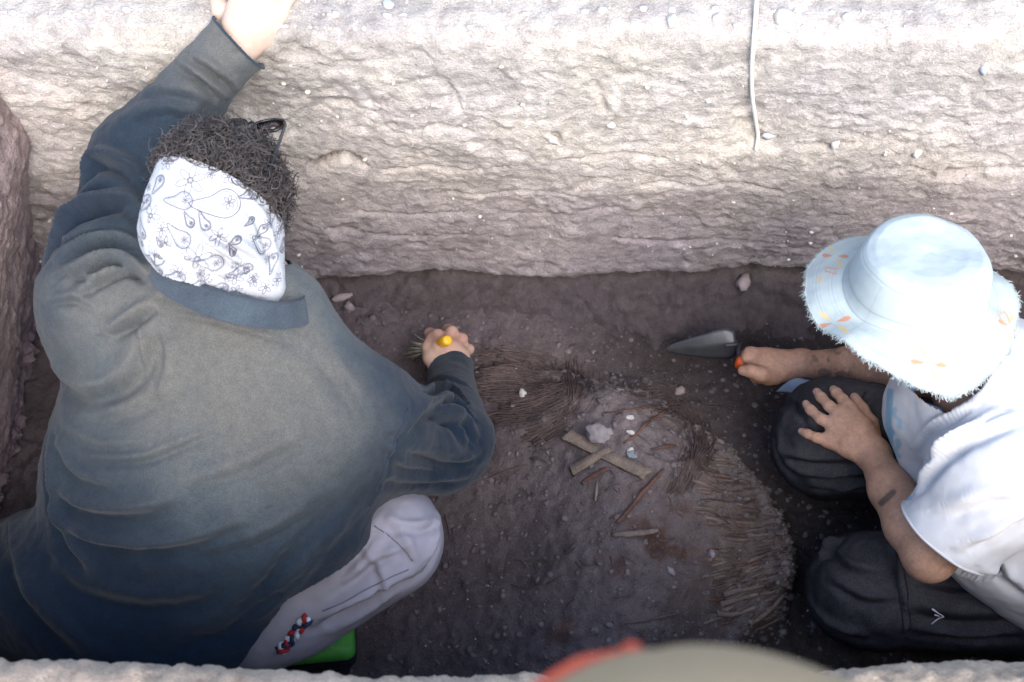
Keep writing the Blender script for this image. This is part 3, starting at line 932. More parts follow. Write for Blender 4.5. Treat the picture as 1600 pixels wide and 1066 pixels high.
# ---- folded collar
cc = P(364, 446, .722)
latc = unit(P(486, 515, .66) - P(238, 452, .70)); backc = unit(np.array([-.06, -.62, .42]) - latc * (np.array([-.06, -.62, .42]) @ latc)); upc = np.cross(latc, backc)
if upc[1] < 0: upc = -upc
def collar_ring(th, t):
    """t: 0 = inner stand, 1 = fold, 2 = outer edge of the fall"""
    w = [.092, .098, .112][t]; b = [.062, .069, .084][t]
    h = [-.012, .014, -.020][t]
    wob = .003 * math.sin(3 * th + 1) * (t == 2)
    return cc + latc * w * math.sin(th) + backc * (b * math.cos(th) + wob) + upc * (h + .010 * math.cos(th) - .006 * math.sin(th))
cols = []
ths = np.linspace(-1.75, 1.75, 70)
for th in ths:
    a0, a1, a2 = [collar_ring(th, t) for t in range(3)]
    row = [a0, a0 * .5 + a1 * .5 + backc * .001, a1 - upc * .002 - backc * .002, a1, a1 * .9 + a2 * .1 + backc * .004]
    row += [a1 * (1 - q) + a2 * q + backc * .004 * math.sin(math.pi * q) for q in (.3, .5, .7, .85, .95, 1)]
    cols.append(row)
CV = np.array(cols); nr = CV.shape[1]
CV = CV.reshape(-1, 3); CV = CV + (.0012 * fbm(CV[:, 0] * 30, CV[:, 1] * 30, CV[:, 2] * 30, 3))[:, None] * backc
ccol = np.tile([.060, .075, .090], (len(CV), 1)) * (1 + .25 * fbm(CV[:, 0] * 14, CV[:, 1] * 14, CV[:, 2] * 14, 3))[:, None]
collar = make('collar', CV, grid_faces(len(ths), nr), M_shirt, shirtA, attrs={'col': ccol})
sm = collar.modifiers.new('cloth', 'SOLIDIFY'); sm.thickness = .002; sm.offset = 0

# ---- trousers
s = Sdf((-1.0, .40, .0), (.02, 1.0, .5), .0046)
for q in 'LR':
    s.cone(a['hip' + q] + [0, .02, 0], a['kn' + q], .105, .088, .04, flat=((0, 0, 1), 1.05))
    s.cone(a['kn' + q], a['ft' + q], .084, .07, .02)
s.cone(a['hipL'], a['hipR'], .115, .115, .05)
s.cone(P(470, 935, .25), P(610, 850, .32), .085, .08, .04)
V, F = s.mesh(); V = relax(V, F, 2, .5)
N = normals_of(V, F); disp = np.zeros(len(V))
fd([(490, 968), (560, 930), (650, 888)], .012, .010)
fd([(515, 900), (560, 850), (590, 810)], .008, .004)
fd([(540, 905), (590, 870), (640, 850)], .007, .004)
fd([(560, 820), (620, 845), (645, 872)], .004, .0025)
fd([(660, 890), (678, 840), (688, 795)], .008, .007)
fd([(500, 925), (560, 880), (620, 800)], .012, .004)
fd([(520, 975), (590, 930), (630, 905)], .010, -.005)
fd([(560, 845), (600, 900), (600, 935)], .007, .004)
fd([(600, 815), (650, 820), (680, 812)], .007, .004)
fd([(600, 800), (640, 850), (650, 880)], .008, .004)
disp += .0018 * fbm(V[:, 0] * 14, V[:, 1] * 14, V[:, 2] * 14, 4)
V = V + N * disp[:, None]; N = normals_of(V, F)
M_trA = simple('lavender_grey_cotton', (.37, .35, .39), (.31, .29, .325), 9, .9, .1, .4, 500, detail=8)
trA = make('trousers', V, F, M_trA, personA)
M_seam2 = simple('grey_stitching', (.22, .205, .24), None, 80, .9, .1)
seam([(505, 955), (540, 940), (575, 920), (605, 905), (638, 890)], .0011, 'seam', trA, M_seam2)
seam([(585, 822), (605, 836), (628, 855), (645, 876)], .0010, 'seam', trA, M_seam2)

# ---- braided belt end in red, white and navy
bm_ = [simple('red_braid', (.42, .03, .035), None, 60, .8), simple('white_braid', (.72, .76, .80), None, 60, .8), simple('navy_braid', (.03, .04, .09), None, 60, .8)]
b0 = np.array(P(436, 1018, .292)); b1 = np.array(P(482, 966, .328))
belt = None
tt = np.linspace(0, 1, 40)
ax = unit(b1 - b0); e1 = unit(np.cross(ax, (0, 0, 1))); e2 = np.cross(e1, ax)
for k_ in range(3):
    ph = k_ * 2 * math.pi / 3
    L = b0 + (b1 - b0) * tt[:, None] + e1 * (np.sin(tt * 11 + ph) * .0065)[:, None] + e2 * (np.sin(tt * 28 + 2 * ph) * .0035)[:, None]
    t_, f_ = tube(L, .0048, 8, .7)
    o = make('belt' if k_ == 0 else 'strand', t_, f_, bm_[k_], personA if k_ == 0 else belt)
    if k_ == 0: belt = o; o['label'] = 'braided red, white and navy belt'

# ---- curly hair
hc = a['head'] + HA[2] * .012 - HA[1] * .006
def scalp(n, seed):
    r = np.random.default_rng(seed); out = []
    while len(out) < n:
        d_ = unit(r.normal(size=3))
        q = HA @ d_                        # right, forward, up
        if q[2] * .92 + q[1] * .55 + q[0] * .16 < .08: continue
        if q[1] > .55 and q[2] < .45: continue
        out.append(d_)
    return np.array(out)
def scalp_pt(d_, grow=0.0):
    q = HA @ d_; r = 1 / math.sqrt((q[0] / (.079 + grow)) ** 2 + (q[1] / (.099 + grow)) ** 2 + (q[2] / (.095 + grow)) ** 2)
    return hc + d_ * r
hb = Batch()
r_ = np.random.default_rng(3)
for i, d_ in enumerate(scalp(3300, 5)):
    p0 = scalp_pt(d_, -.004)
    e1 = unit(np.cross(d_, r_.normal(size=3))); e2 = np.cross(d_, e1)
    cl_ = .75 + .55 * float(perlin(d_[0] * 5, d_[1] * 5, d_[2] * 5 + 3.3)); Ln = r_.uniform(.016, .036) * cl_; R = r_.uniform(.0045, .0115); w = r_.uniform(4.5, 8) * r_.choice([-1, 1])
    t = np.linspace(0, 1, 12)
    lean = e1 * r_.normal() * .008 + e2 * r_.normal() * .008
    L = p0 + d_ * (Ln * t ** .8)[:, None] + lean * (t ** 1.5)[:, None] + e1 * (R * (np.cos(w * t) - 1) * np.sqrt(t))[:, None] + e2 * (R * np.sin(w * t) * np.sqrt(t))[:, None]
    tv, tf = tube(L, np.linspace(.0013, .0004, 12) * r_.uniform(.7, 1.25), 4)
    c = np.array([.040, .032, .030]) * r_.uniform(.25, 2.6)
    hb.add(tv, tf, c)
def hair_mat(name):
    def b(nt, p):
        t = NT(nt); t.l(t.attr('col'), p.inputs['Base Color'])
    return mat(name, b, .42, .5)
M_hair = hair_mat('dark_brown_hair')
hairA = hb.build('hair', M_hair, personA)
# dark hair base over the scalp, hiding skin between the curls
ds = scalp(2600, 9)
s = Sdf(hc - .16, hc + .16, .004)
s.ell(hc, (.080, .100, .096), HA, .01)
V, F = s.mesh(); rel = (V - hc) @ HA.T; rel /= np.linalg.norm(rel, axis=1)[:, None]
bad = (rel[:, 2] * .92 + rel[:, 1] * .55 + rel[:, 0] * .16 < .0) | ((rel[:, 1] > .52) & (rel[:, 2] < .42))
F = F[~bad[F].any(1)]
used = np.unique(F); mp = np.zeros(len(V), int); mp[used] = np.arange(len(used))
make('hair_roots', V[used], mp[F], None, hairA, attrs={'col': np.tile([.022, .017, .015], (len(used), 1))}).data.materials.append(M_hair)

# ---- bandana over the back of the head, tucked into the collar
s = Sdf(a['head'] - .24, a['head'] + .2, .0026)
s.ell(hc, (.087, .106, .102), HA, .01)
bk = -HA[1]
s.cone(a['head'] + bk * .055 - HA[2] * .03, a['neck'] + [.0, -.01, .055], .068, .050, .03, flat=(HA[0], 1.15))
s.cone(P(392, 390, .745), P(414, 448, .722), .040, .026, .04)
s.cone(P(275, 370, .76), P(305, 425, .715), .038, .034, .04)
V, F = s.mesh(); V = relax(V, F, 2, .5)
edge_n = unit(HA[2] * .92 + HA[1] * .55 + HA[0] * .16)
V, F = cut(V, F, hc + HA[2] * .028 - HA[1] * .035, edge_n)
V, F = cut(V, F, hc + HA[1] * .030, HA[1] + .1 * HA[2])
V, F = cut(V, F, cc - upc * .034, -upc)
N = normals_of(V, F); disp = np.zeros(len(V))
fd([(255, 372), (300, 398), (350, 430)], .006, .007)
fd([(285, 352), (340, 385), (400, 425)], .006, .006)
fd([(240, 395), (290, 415), (345, 445)], .005, .005)
fd([(300, 330), (360, 372), (415, 405)], .006, .004)
fd([(228, 300), (240, 350), (236, 400)], .006, .004)
fd([(240, 420), (285, 432), (330, 446), (400, 462)], .006, .006)
fd([(330, 350), (390, 395), (425, 440)], .009, .004)
fd([(375, 300), (415, 350), (435, 410)], .008, .003)
disp += .0014 * fbm(V[:, 0] * 26, V[:, 1] * 26, V[:, 2] * 26, 3)
V = V + N * disp[:, None]
me_q = np.arange(len(V))
# denser mesh for the print
def densify(V, F):
    E = np.sort(np.concatenate([F[:, [k, (k + 1) % 4]] for k in range(4)]), 1)
    key = E[:, 0].astype(np.int64) * len(V) + E[:, 1]
    uq, inv = np.unique(key, return_inverse=True)
    mid = .5 * (V[uq // len(V)] + V[uq % len(V)]); ctr = V[F].mean(1)
    n, m = len(V), len(F)
    e = (n + inv.reshape(4, m).T); c = n + len(uq) + np.arange(m)
    Q = [np.stack([F[:, k], e[:, k], c, e[:, (k + 3) % 4]], 1) for k in range(4)]
    return np.vstack([V, mid, ctr]), np.concatenate(Q)
V, F = densify(V, F); V = relax(V, F, 2, .5); V, F = densify(V, F); V = relax(V, F, 1, .5)
# paisley print in flat cloth coordinates (millimetres across the back of the head)
rel = V - hc
rel_n = rel / np.linalg.norm(rel, axis=1)[:, None]
c0 = unit(on_surface(V, normals_of(V, F), [(335, 345)])[0] - hc)
ex = unit(np.array([1.0, 0, 0]) - c0 * c0[0]); ey = np.cross(c0, ex)
if ey[1] < 0: ey = -ey
th_ = np.arccos(np.clip(rel_n @ c0, -1, 1)); sn = np.maximum(np.sin(th_), 1e-6)
rr0 = np.linalg.norm(rel, axis=1) * 950
cu = (rel_n @ ex) / sn * th_ * rr0; cv = (rel_n @ ey) / sn * th_ * rr0
def seg_d(px_, py_, ax_, ay_, bx_, by_):
    ex, ey = bx_ - ax_, by_ - ay_
    t = np.clip(((px_ - ax_) * ex + (py_ - ay_) * ey) / (ex * ex + ey * ey + 1e-9), 0, 1)
    return np.hypot(px_ - ax_ - ex * t, py_ - ay_ - ey * t)
ink = np.zeros(len(V))
def stroke(pts, w=.55, k=1.0):
    pts = np.asarray(pts); lo, hi = pts.min(0) - 2, pts.max(0) + 2
    m = np.where((cu > lo[0]) & (cu < hi[0]) & (cv > lo[1]) & (cv < hi[1]))[0]
    if not len(m): return
    D = np.full(len(m), 9.0)
    for i in range(len(pts) - 1): D = np.minimum(D, seg_d(cu[m], cv[m], *pts[i], *pts[i + 1]))
    ink[m] = np.maximum(ink[m], k * sstep(w + .35, w - .25, D))
def xf(pts, x, y, sc, rot, flip=1):
    p = np.asarray(pts, float) * [flip, 1]; c_, s_ = math.cos(rot), math.sin(rot)
    return np.c_[x + sc * (p[:, 0] * c_ - p[:, 1] * s_), y + sc * (p[:, 0] * s_ + p[:, 1] * c_)]
tt = np.linspace(0, 1, 46)
ang = tt * 2 * math.pi
# teardrop with a curled tip
def drop(k=1.0):
    r = k * (.62 + .0 * ang)
    x_ = r * np.cos(ang) * (1 - .10 * np.sin(ang)); y_ = r * np.sin(ang)
    tip = np.exp(-((ang - math.pi) / .55) ** 2)
    return np.c_[x_ - tip * 1.0 * k, y_ + tip * .42 * k]
def paisley(x, y, sc, rot, flip=1):
    stroke(xf(drop(1.0), x, y, sc, rot, flip), .62); stroke(xf(drop(.80), x, y, sc, rot, flip), .45, .75)
    o = xf(drop(1.13), x, y, sc, rot, flip)
    for i in range(0, len(o) - 1, 1): stroke([o[i], o[i] + (o[i] - [x, y]) * .06], .4, .6)
    flower(*xf([(.12, 0)], x, y, sc, rot, flip)[0], sc * .30, rot)
    for q in (-.35, -.6, -.8): stroke([xf([(q, .05 - .25 * (q + .35))], x, y, sc, rot, flip)[0]] * 2, .7)
def flower(x, y, sc, rot, n=6):
    for i in range(n):
        b = rot + i * 2 * math.pi / n
        pet = np.c_[.55 + .45 * np.cos(ang[::3]), .2 * np.sin(ang[::3])]
        stroke(xf(pet, x, y, sc, b), .50, .85)
    stroke(np.c_[x + sc * .2 * np.cos(ang[::4]), y + sc * .2 * np.sin(ang[::4])], .5)
rp = np.random.default_rng(12)
for (x, y, sc, rot, fl) in [(15, 18, 27, .2, 1), (-36, 24, 17, .25, 1), (-10, 74, 17, .05, 1), (-74, 48, 13, 1.2, 1), (-40, -22, 16, -.5, 1), (-4, -56, 17, .0, 1), (64, -50, 17, -.6, 1), (84, 0, 15, 1.4, 1),
                        (80, -78, 14, 1.5, 1), (-80, -56, 13, 1.2, 1), (48, 52, 14, -.8, 1), (-54, 84, 12, 0, 1), (36, -78, 15, .3, 1), (-54, -80, 14, .5, 1), (40, 92, 15, .4, -1), (-96, 20, 14, 1.0, 1), (100, 46, 14, .4, 1), (0, -104, 15, .2, 1), (70, 84, 14, .2, 1)]:
    paisley(x, y, sc, rot, fl)
for (x, y, sc) in [(-28, 48, 20), (-84, 4, 15), (4, -20, 12), (-24, -46, 18), (20, -88, 15), (70, -18, 10), (52, 24, 9), (-64, -28, 9), (20, 50, 10), (-20, -84, 10), (46, -100, 10), (98, -36, 9)]:
    flower(x, y, sc, rp.uniform(0, 1))
placed = [(15, 18, 24), (-36, 24, 15), (-10, 74, 15), (-74, 48, 12), (-40, -22, 14), (-4, -56, 15), (64, -50, 15), (84, 0, 13), (-28, 48, 18), (-84, 4, 13), (4, -20, 11), (-24, -46, 16)]
for _ in range(260):
    x, y, r = rp.uniform(-125, 125), rp.uniform(-125, 110), rp.choice([6, 8, 10, 12])
    if any((x - p[0]) ** 2 + (y - p[1]) ** 2 < ((r + p[2]) * .92) ** 2 for p in placed): continue
    placed.append((x, y, r))
    (paisley(x, y, r * 1.05, rp.uniform(-1, 1.4), 1) if rp.random() < .55 else flower(x, y, r, rp.uniform(0, 1)))
white = np.array([.52, .515, .52]); inkc = np.array([.05, .05, .08])
colb = white + (inkc - white) * (ink * .9)[:, None]
M_band = painted('printed_cotton', .9, .12, 900, .25, .05)
make('bandana', V, F, M_band, personA, attrs={'col': colb}).modifiers.new('cloth', 'SOLIDIFY').thickness = .0015

# ---- sunglasses pushed up on the hair
M_blk = simple('black_plastic', (.012, .012, .014), (.02, .02, .022), 40, .25, .5)
M_lens = simple('brown_lens', (.06, .03, .015), (.03, .018, .012), 20, .06, .6)
sg = thing('sunglasses', 'dark sunglasses pushed up on the curly hair', 'sunglasses')
go = hc + HA[2] * .096 + HA[1] * .078 - HA[0] * .004
def GL(x, y, z): return go + HA[0] * x + HA[1] * y + HA[2] * z
fb = Batch()
for e in (-1, 1):
    th = np.linspace(0, 2 * math.pi, 25)
    L = np.array([GL(e * .031 + .025 * math.cos(t), -.004 * abs(math.cos(t)) + .010 + .017 * math.sin(t), .012 + .010 * math.sin(t)) for t in th])
    fb.add(*tube(L, .0022, 6))
fb.add(*tube([GL(-.008, .012, .014), GL(0, .014, .018), GL(.008, .012, .014)], .002, 6))
fb.build('frame', M_blk, sg)
for e in (-1, 1):
    th = np.linspace(0, 2 * math.pi, 24, endpoint=False)
    R = np.array([GL(e * .031 + .024 * math.cos(t), .010 + .016 * math.sin(t), .012 + .0095 * math.sin(t)) for t in th])
    c0 = GL(e * .031, .010, .0155); c1 = GL(e * .031, .010, .012)
    VV = np.vstack([R, c0[None], c1[None]])
    j = np.arange(24); k2 = (j + 1) % 24
    make('lens', VV, np.vstack([np.c_[np.full(24, 24), j, k2], np.c_[np.full(24, 25), k2, j]]), M_lens, sg)
    L = [GL(e * .056, .006, .016), GL(e * .066, -.008, .012), GL(e * .080, -.045, -.010), GL(e * .088, -.080, -.040), GL(e * .088, -.100, -.065)]
    tv, tf = tube(smooth_line(L, .006), .0028, 6, .6)
    make('temple', tv, tf, M_blk, sg)

# ================================================================== PERSON IN THE FRAYED HAT
personB = thing('person', 'kneeling person in white T-shirt, dark trousers and frayed pale bucket hat', 'person')
skinB = painted('skin_tanned', .52, .4, 260, .5, .22, sss=.08, bdist=.0016, grain=.07, gscale=300)
b = dict(head=P(1432, 488, .595), neck=P(1530, 606, .525), shL=P(1565, 745, .535), elL=P(1452, 868, .425), wrL=P(1366, 712, .318),
         shR=P(1560, 590, .52), elR=P(1420, 585, .27), wrR=P(1252, 570, .115), chest=P(1640, 700, .43), hip=P(1760, 800, .20),
         knL=P(1335, 920, .155), knR=P(1268, 676, .185), hpL=P(1690, 920, .19), hpR=P(1640, 760, .19))
HB = M3((-.30, -.02, .95), (-.9, .12, -.35))
s = Sdf((.36, .52, 0), (1.30, 1.28, .80), .0032)
add_head(s, b['head'], HB, .92)
s.cone(b['head'] - HB[2] * .05 - HB[1] * .03, b['neck'], .05, .055, .02)
s.cone(b['neck'], b['chest'], .065, .085, .03, flat=((0, 1, 0), 1.5))
s.cone(b['chest'], b['hip'], .085, .10, .04, flat=((0, 1, 0), 1.3))
for q in 'LR':
    s.cone(b['neck'] * .5 + b['sh' + q] * .5, b['sh' + q], .045, .045, .03)
    s.cone(b['hp' + q], b['kn' + q], .07, .05, .03)
    ft = b['hp' + q] * .9 + b['kn' + q] * .1; ft = np.array([ft[0], ft[1], .05])
    b['ft' + q] = ft
    s.cone(b['kn' + q] + [.03, 0, -.10], ft, .04, .035, .02)
    s.cone(ft, ft + [.14, 0, -.02], .034, .024, .02)
# left arm: bare, bent, the hand spread on the far knee
s.chain([b['shL'], P(1500, 815, .475), b['elL']], [.048, .045, .038], .02)
s.chain([b['elL'], P(1425, 820, .405), P(1392, 765, .36), b['wrL']], [.036, .040, .033, .0245], .015)
wl_ = b['wrL']
for (u, v, z), r0 in (((1294, 688, .300), .017), ((1302, 664, .311), .018), ((1312, 648, .315), .018), ((1325, 637, .313), .018)):
    s.chain([wl_, (wl_ + P(u, v, z)) / 2 + [0, 0, .005], P(u, v, z)], [.0235, .019, .0135], .012)
digit([(1294, 688, .300), (1276, 684, .300), (1262, 678, .293), (1252, 674, .284)], [0.0090, 0.0079, 0.0073, 0.0062])
digit([(1302, 664, .311), (1283, 655, .308), (1267, 641, .297), (1259, 631, .288)], [0.0099, 0.0088, 0.0082, 0.0069])
digit([(1312, 648, .315), (1296, 635, .310), (1283, 621, .298), (1276, 612, .289)], [0.0101, 0.0090, 0.0084, 0.0071])
digit([(1325, 637, .313), (1317, 625, .308), (1307, 614, .299), (1302, 608, .291)], [0.0101, 0.0093, 0.0086, 0.0072])
digit([(1364, 690, .312), (1360, 662, .312), (1347, 640, .304), (1335, 621, .295)], [0.0155, 0.0129, 0.0108, 0.0084])
# right arm reaching to the trowel
s.chain([b['shR'], b['elR']], [.045, .036], .02)
s.chain([b['elR'], P(1330, 572, .185), b['wrR']], [.036, .034, .0255], .015)
wr = b['wrR']
for (u, v, z) in [(1196, 556, .135), (1194, 566, .138), (1196, 578, .134), (1200, 589, .125)]:
    s.chain([wr, P(u, v, z)], [.0235, .0165], .014)
digit([(1196, 556, .135), (1172, 552, .132), (1164, 556, .105), (1172, 562, .09)], [.0145, .0125, .0110, .009], .005)
digit([(1194, 566, .138), (1168, 560, .130), (1160, 566, .100), (1170, 572, .086)], [.0140, .012, .0108, .009], .005)
digit([(1196, 578, .134), (1176, 574, .12), (1170, 578, .095), (1180, 584, .084)], [.0135, .0115, .0105, .009], .005)
digit([(1200, 589, .122), (1184, 586, .10), (1180, 590, .085), (1188, 594, .078)], [.0120, .0105, .0095, .008], .005)
digit([(1212, 588, .128), (1190, 585, .148), (1172, 580, .150), (1160, 579, .147)], [.0155, .0135, .0115, .0092], .006)
V, F = s.mesh(); V = relax(V, F, 1, .4)
u, v, d = proj(V)
base = np.tile([.46, .265, .178], (len(V), 1)) * (1 + .10 * fbm(V[:, 0] * 40, V[:, 1] * 40, V[:, 2] * 40, 3))[:, None]
def px_line(px, w):
    D = np.full(len(V), 1e3)
    for i in range(len(px) - 1): D = np.minimum(D, seg_d(u, v, *px[i], *px[i + 1]))
    return sstep(w, w * .5, D)
arm_f = V[:, 2] > .3
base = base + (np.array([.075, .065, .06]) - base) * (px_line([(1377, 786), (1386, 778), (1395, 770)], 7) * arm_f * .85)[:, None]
tat = sstep(.1, .4, fbm(u / 16, v / 16, 3.0, 3)) * sstep(1255, 1275, u) * sstep(1345, 1320, u) * (V[:, 1] > .98)
base = base + (np.array([.12, .095, .085]) - base) * (tat * .65)[:, None]
for tp in [(1252, 674), (1259, 631), (1276, 612), (1302, 608), (1335, 621)]:           # paler nails
    nl = np.exp(-((u - tp[0] + 1) / 5) ** 2 - ((v - tp[1] - 1) / 5) ** 2) * (V[:, 2] > .27) * (V[:, 2] < .33)
    base = base + (np.array([.56, .40, .33]) - base) * (nl * .6)[:, None]
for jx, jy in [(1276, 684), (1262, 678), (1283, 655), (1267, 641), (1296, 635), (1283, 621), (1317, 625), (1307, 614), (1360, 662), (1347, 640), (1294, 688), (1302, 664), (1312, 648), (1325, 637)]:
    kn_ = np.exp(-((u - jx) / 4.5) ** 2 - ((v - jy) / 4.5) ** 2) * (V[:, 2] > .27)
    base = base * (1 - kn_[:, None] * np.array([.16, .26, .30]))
dusty = np.exp(-((u - 1290) / 50) ** 2 - ((v - 640) / 40) ** 2) * (V[:, 2] > .26)
base = base + (np.array([.47, .33, .26]) - base) * (dusty * .35)[:, None]
make('body', V, F, skinB, personB, attrs={'col': base})

# ---- dark trousers
s = Sdf((.36, .50, 0), (1.32, 1.12, .48), .0046)
s.cone(b['knR'] + [.045, 0, 0], b['hpR'], .100, .110, .04, flat=((0, 0, 1), 1.05))
s.cone(b['knR'] + [.03, -.01, -.03], b['knR'] + [.05, 0, -.09], .098, .085, .03)
s.cone(b['knL'] + [.03, 0, 0], b['hpL'], .095, .115, .04)
s.cone(b['knL'] + [.02, .0, -.02], b['knL'] + [.05, 0, -.06], .092, .085, .03)
for q in 'LR': s.cone(b['kn' + q] + [.06, 0, -.08], b['ft' + q], .065, .055, .03)
s.cone(b['hpL'], b['hpR'], .11, .11, .05)
s.cone(b['hip'], b['hip'] + [.05, 0, .05], .14, .13, .05)
V, F = s.mesh(); V = relax(V, F, 2, .5)
N = normals_of(V, F); disp = np.zeros(len(V))
fd([(1250, 735), (1300, 742), (1355, 740)], .008, .006)
fd([(1258, 755), (1320, 762), (1370, 756)], .009, .006)
fd([(1365, 620), (1352, 640), (1345, 655)], .005, .004)
fd([(1395, 850), (1405, 900), (1415, 985)], .006, .004)
fd([(1258, 860), (1280, 842), (1310, 838)], .010, .009)
fd([(1262, 930), (1300, 975), (1350, 990)], .010, .006)
fd([(1420, 940), (1500, 955), (1580, 950)], .014, .005)
fd([(1440, 985), (1520, 990), (1600, 985)], .010, .005)
fd([(1215, 660), (1230, 720), (1280, 750)], .012, .004)
fd([(1290, 850), (1330, 880), (1380, 890)], .008, .005)
fd([(1300, 900), (1350, 930), (1395, 930)], .008, .004)
fd([(1430, 905), (1500, 915), (1590, 905)], .009, .005)
fd([(1225, 620), (1260, 640), (1270, 665)], .009, .004)
fd([(1215, 700), (1260, 715), (1330, 715)], .008, .005)
disp += .0045 * fbm(V[:, 0] * 14, V[:, 1] * 14, V[:, 2] * 14, 4)
V = V + N * disp[:, None]; N = normals_of(V, F)
dusty = np.clip(sstep(.2, .95, N[:, 2]) * (.55 + .5 * fbm(V[:, 0] * 9, V[:, 1] * 9, V[:, 2] * 9, 4)), 0, 1)
col = np.array([.026, .026, .033]) + (np.array([.085, .080, .082]) - np.array([.026, .026, .033])) * dusty[:, None]
M_trB = painted('charcoal_cotton', .92, .1, 600, .6, .2, grain=.2)
trB = make('trousers', V, F, M_trB, personB, attrs={'col': col})
M_seam3 = simple('black_stitching', (.035, .035, .04), None, 80, .9, .1)
seam([(1398, 850), (1404, 900), (1412, 985)], .0012, 'seam', trB, M_seam3)
seam([(1408, 850), (1414, 900), (1422, 985)], .0012, 'seam', trB, M_seam3)
seam([(1352, 612), (1344, 630), (1340, 650)], .0010, 'seam', trB, M_seam3)
# small white stitched mark on the thigh
M_mark = simple('white_embroidery', (.70, .70, .73), None, 90, .8)
def decal(polys, name, parent, mt, lift=.0012):
    bt = Batch()
    for px in polys:
        L = on_surface(V, N, px) + np.array([0, -CO, SI]) * lift
        bt.add(*tube(smooth_line(L, .003), np.linspace(.0022, .0008, len(smooth_line(L, .003))), 5, .4))
    return bt.build(name, mt, parent)
decal([[(1456, 951), (1465, 957), (1474, 963)], [(1474, 963), (1465, 967), (1455, 975)], [(1460, 960), (1468, 963)]], 'emblem', trB, M_mark)

# ---- white T-shirt
s = Sdf((.50, .50, .10), (1.36, 1.16, .72), .0044)
s.cone(b['neck'] + [.01, 0, -.015], b['chest'], .085, .125, .05, flat=((0, 1, 0), 1.35))
s.cone(b['chest'], b['hip'] + [0, 0, .04], .130, .150, .06, flat=((0, 1, 0), 1.2))
s.cone(P(1480, 640, .46), P(1560, 700, .42), .085, .11, .05)                          # cloth falling in front of the chest
s.cone(P(1445, 650, .40), P(1475, 720, .37), .060, .065, .05)
s.cone(P(1500, 622, .47), P(1620, 640, .48), .08, .09, .05)
s.cone(P(1515, 588, .515), P(1600, 610, .50), .070, .085, .05)
s.cone(P(1560, 830, .36), P(1640, 880, .26), .10, .12, .05)
s.cone(b['neck'] * .6 + b['shL'] * .4, b['shL'], .085, .090, .05)
s.cone(b['neck'] * .6 + b['shR'] * .4, b['shR'], .075, .080, .05)
s.cone(b['shL'], P(1490, 826, .468), .088, .074, .04)
s.cone(P(1490, 826, .468), P(1455, 862, .43), .074, .074, .01)
s.cone(b['shR'], b['shR'] * .55 + b['elR'] * .45, .075, .062, .03)
V, F = s.mesh(); V = relax(V, F, 2, .5)
V, F = cut(V, F, P(1478, 842, .455), unit(b['elL'] - b['shL']), radius=.11)
V, F = cut(V, F, b['shR'] * .58 + b['elR'] * .42, unit(b['elR'] - b['shR']), radius=.10)
V, F = cut(V, F, P(1478, 590, .555), unit((-.55, .35, .75)), radius=.075)
N = normals_of(V, F); disp = np.zeros(len(V))
fd([(1432, 760), (1470, 710), (1530, 670), (1580, 650)], .010, .010)
fd([(1440, 730), (1490, 690), (1560, 640)], .007, .006)
fd([(1425, 700), (1470, 655), (1520, 630)], .007, .005)
fd([(1470, 790), (1540, 770), (1600, 760)], .012, .005)
fd([(1500, 850), (1550, 830), (1600, 800)], .010, .006)
fd([(1540, 890), (1580, 900), (1620, 930)], .010, .006)
disp += .003 * fbm(V[:, 0] * 14, V[:, 1] * 14, V[:, 2] * 14, 3)
V = V + N * disp[:, None]; V = relax(V, F, 1, .3); N = normals_of(V, F)
V, F = densify(V, F); N = normals_of(V, F)
u, v, d = proj(V)
front = sstep(.1, -.2, N[:, 0])
col = np.tile([.62, .61, .61], (len(V), 1))
blue = np.array([.22, .42, .55])
def blob(px, w, k):
    global col
    m = px_line(px, w) * k
    col = col + (blue - col) * m[:, None]
wav = 2 * np.sin(v / 3.1)
blob([(1391, 612), (1388, 660), (1392, 700), (1404, 745), (1420, 778)], 7, .8)
uo = u; u = u + wav
blob([(1396, 640), (1402, 655), (1408, 668)], 5, .6)
blob([(1404, 690), (1400, 704), (1403, 712)], 6, .7)
blob([(1392, 672), (1391, 690)], 6, .8)
blob([(1402, 722), (1404, 738)], 4, .5)
u = uo
M_tee = painted('white_jersey', .92, .1, 900, .25, .05)
tee = make('t_shirt', V, F, M_tee, personB, attrs={'col': col})
hem_ring(V, F, P(1478, 842, .455), unit(b['elL'] - b['shL']), .11, .0022, 'sleeve_hem', M_tee, tee, {'col': [.60, .59, .59]})
tee.modifiers.new('cloth', 'SOLIDIFY').thickness = .0022

# ---- blue neckerchief and dark hair under the hat
M_blue = simple('blue_cotton', (.16, .30, .62), (.24, .40, .70), 60, .9, .1, .2, 600)
nk = P(1484, 592, .528)
L = []
for t in np.linspace(0, 2 * math.pi, 49):
    L.append(nk + np.array([.055 * math.cos(t), .062 * math.sin(t), -.030 * math.cos(t) * -1 + .006 * math.sin(5 * t)]))
tv, tf = tube(L, .011, 10, .7)
make('neckerchief', tv, tf, M_blue, personB)
hb = Batch(); r_ = np.random.default_rng(21)
for i in range(500):
    th = r_.uniform(-1.15, .5); e0 = np.array([math.cos(th), math.sin(th), 0])
    p0 = b['head'] + HB[2] * r_.uniform(-.02, .05) + e0 * .078
    p0[0] += .01
    drop_ = r_.uniform(.05, .11)
    Lh = [p0, p0 + e0 * .012 + [0, 0, -drop_ * .5], p0 + e0 * .016 + [r_.normal() * .006, r_.normal() * .006, -drop_]]
    tv, tf = tube(smooth_line(Lh, .012), .0008, 4)
    hb.add(tv, tf, np.array([.05, .042, .042]) * r_.uniform(.5, 1.8))
hb.build('hair', M_hair, personB)

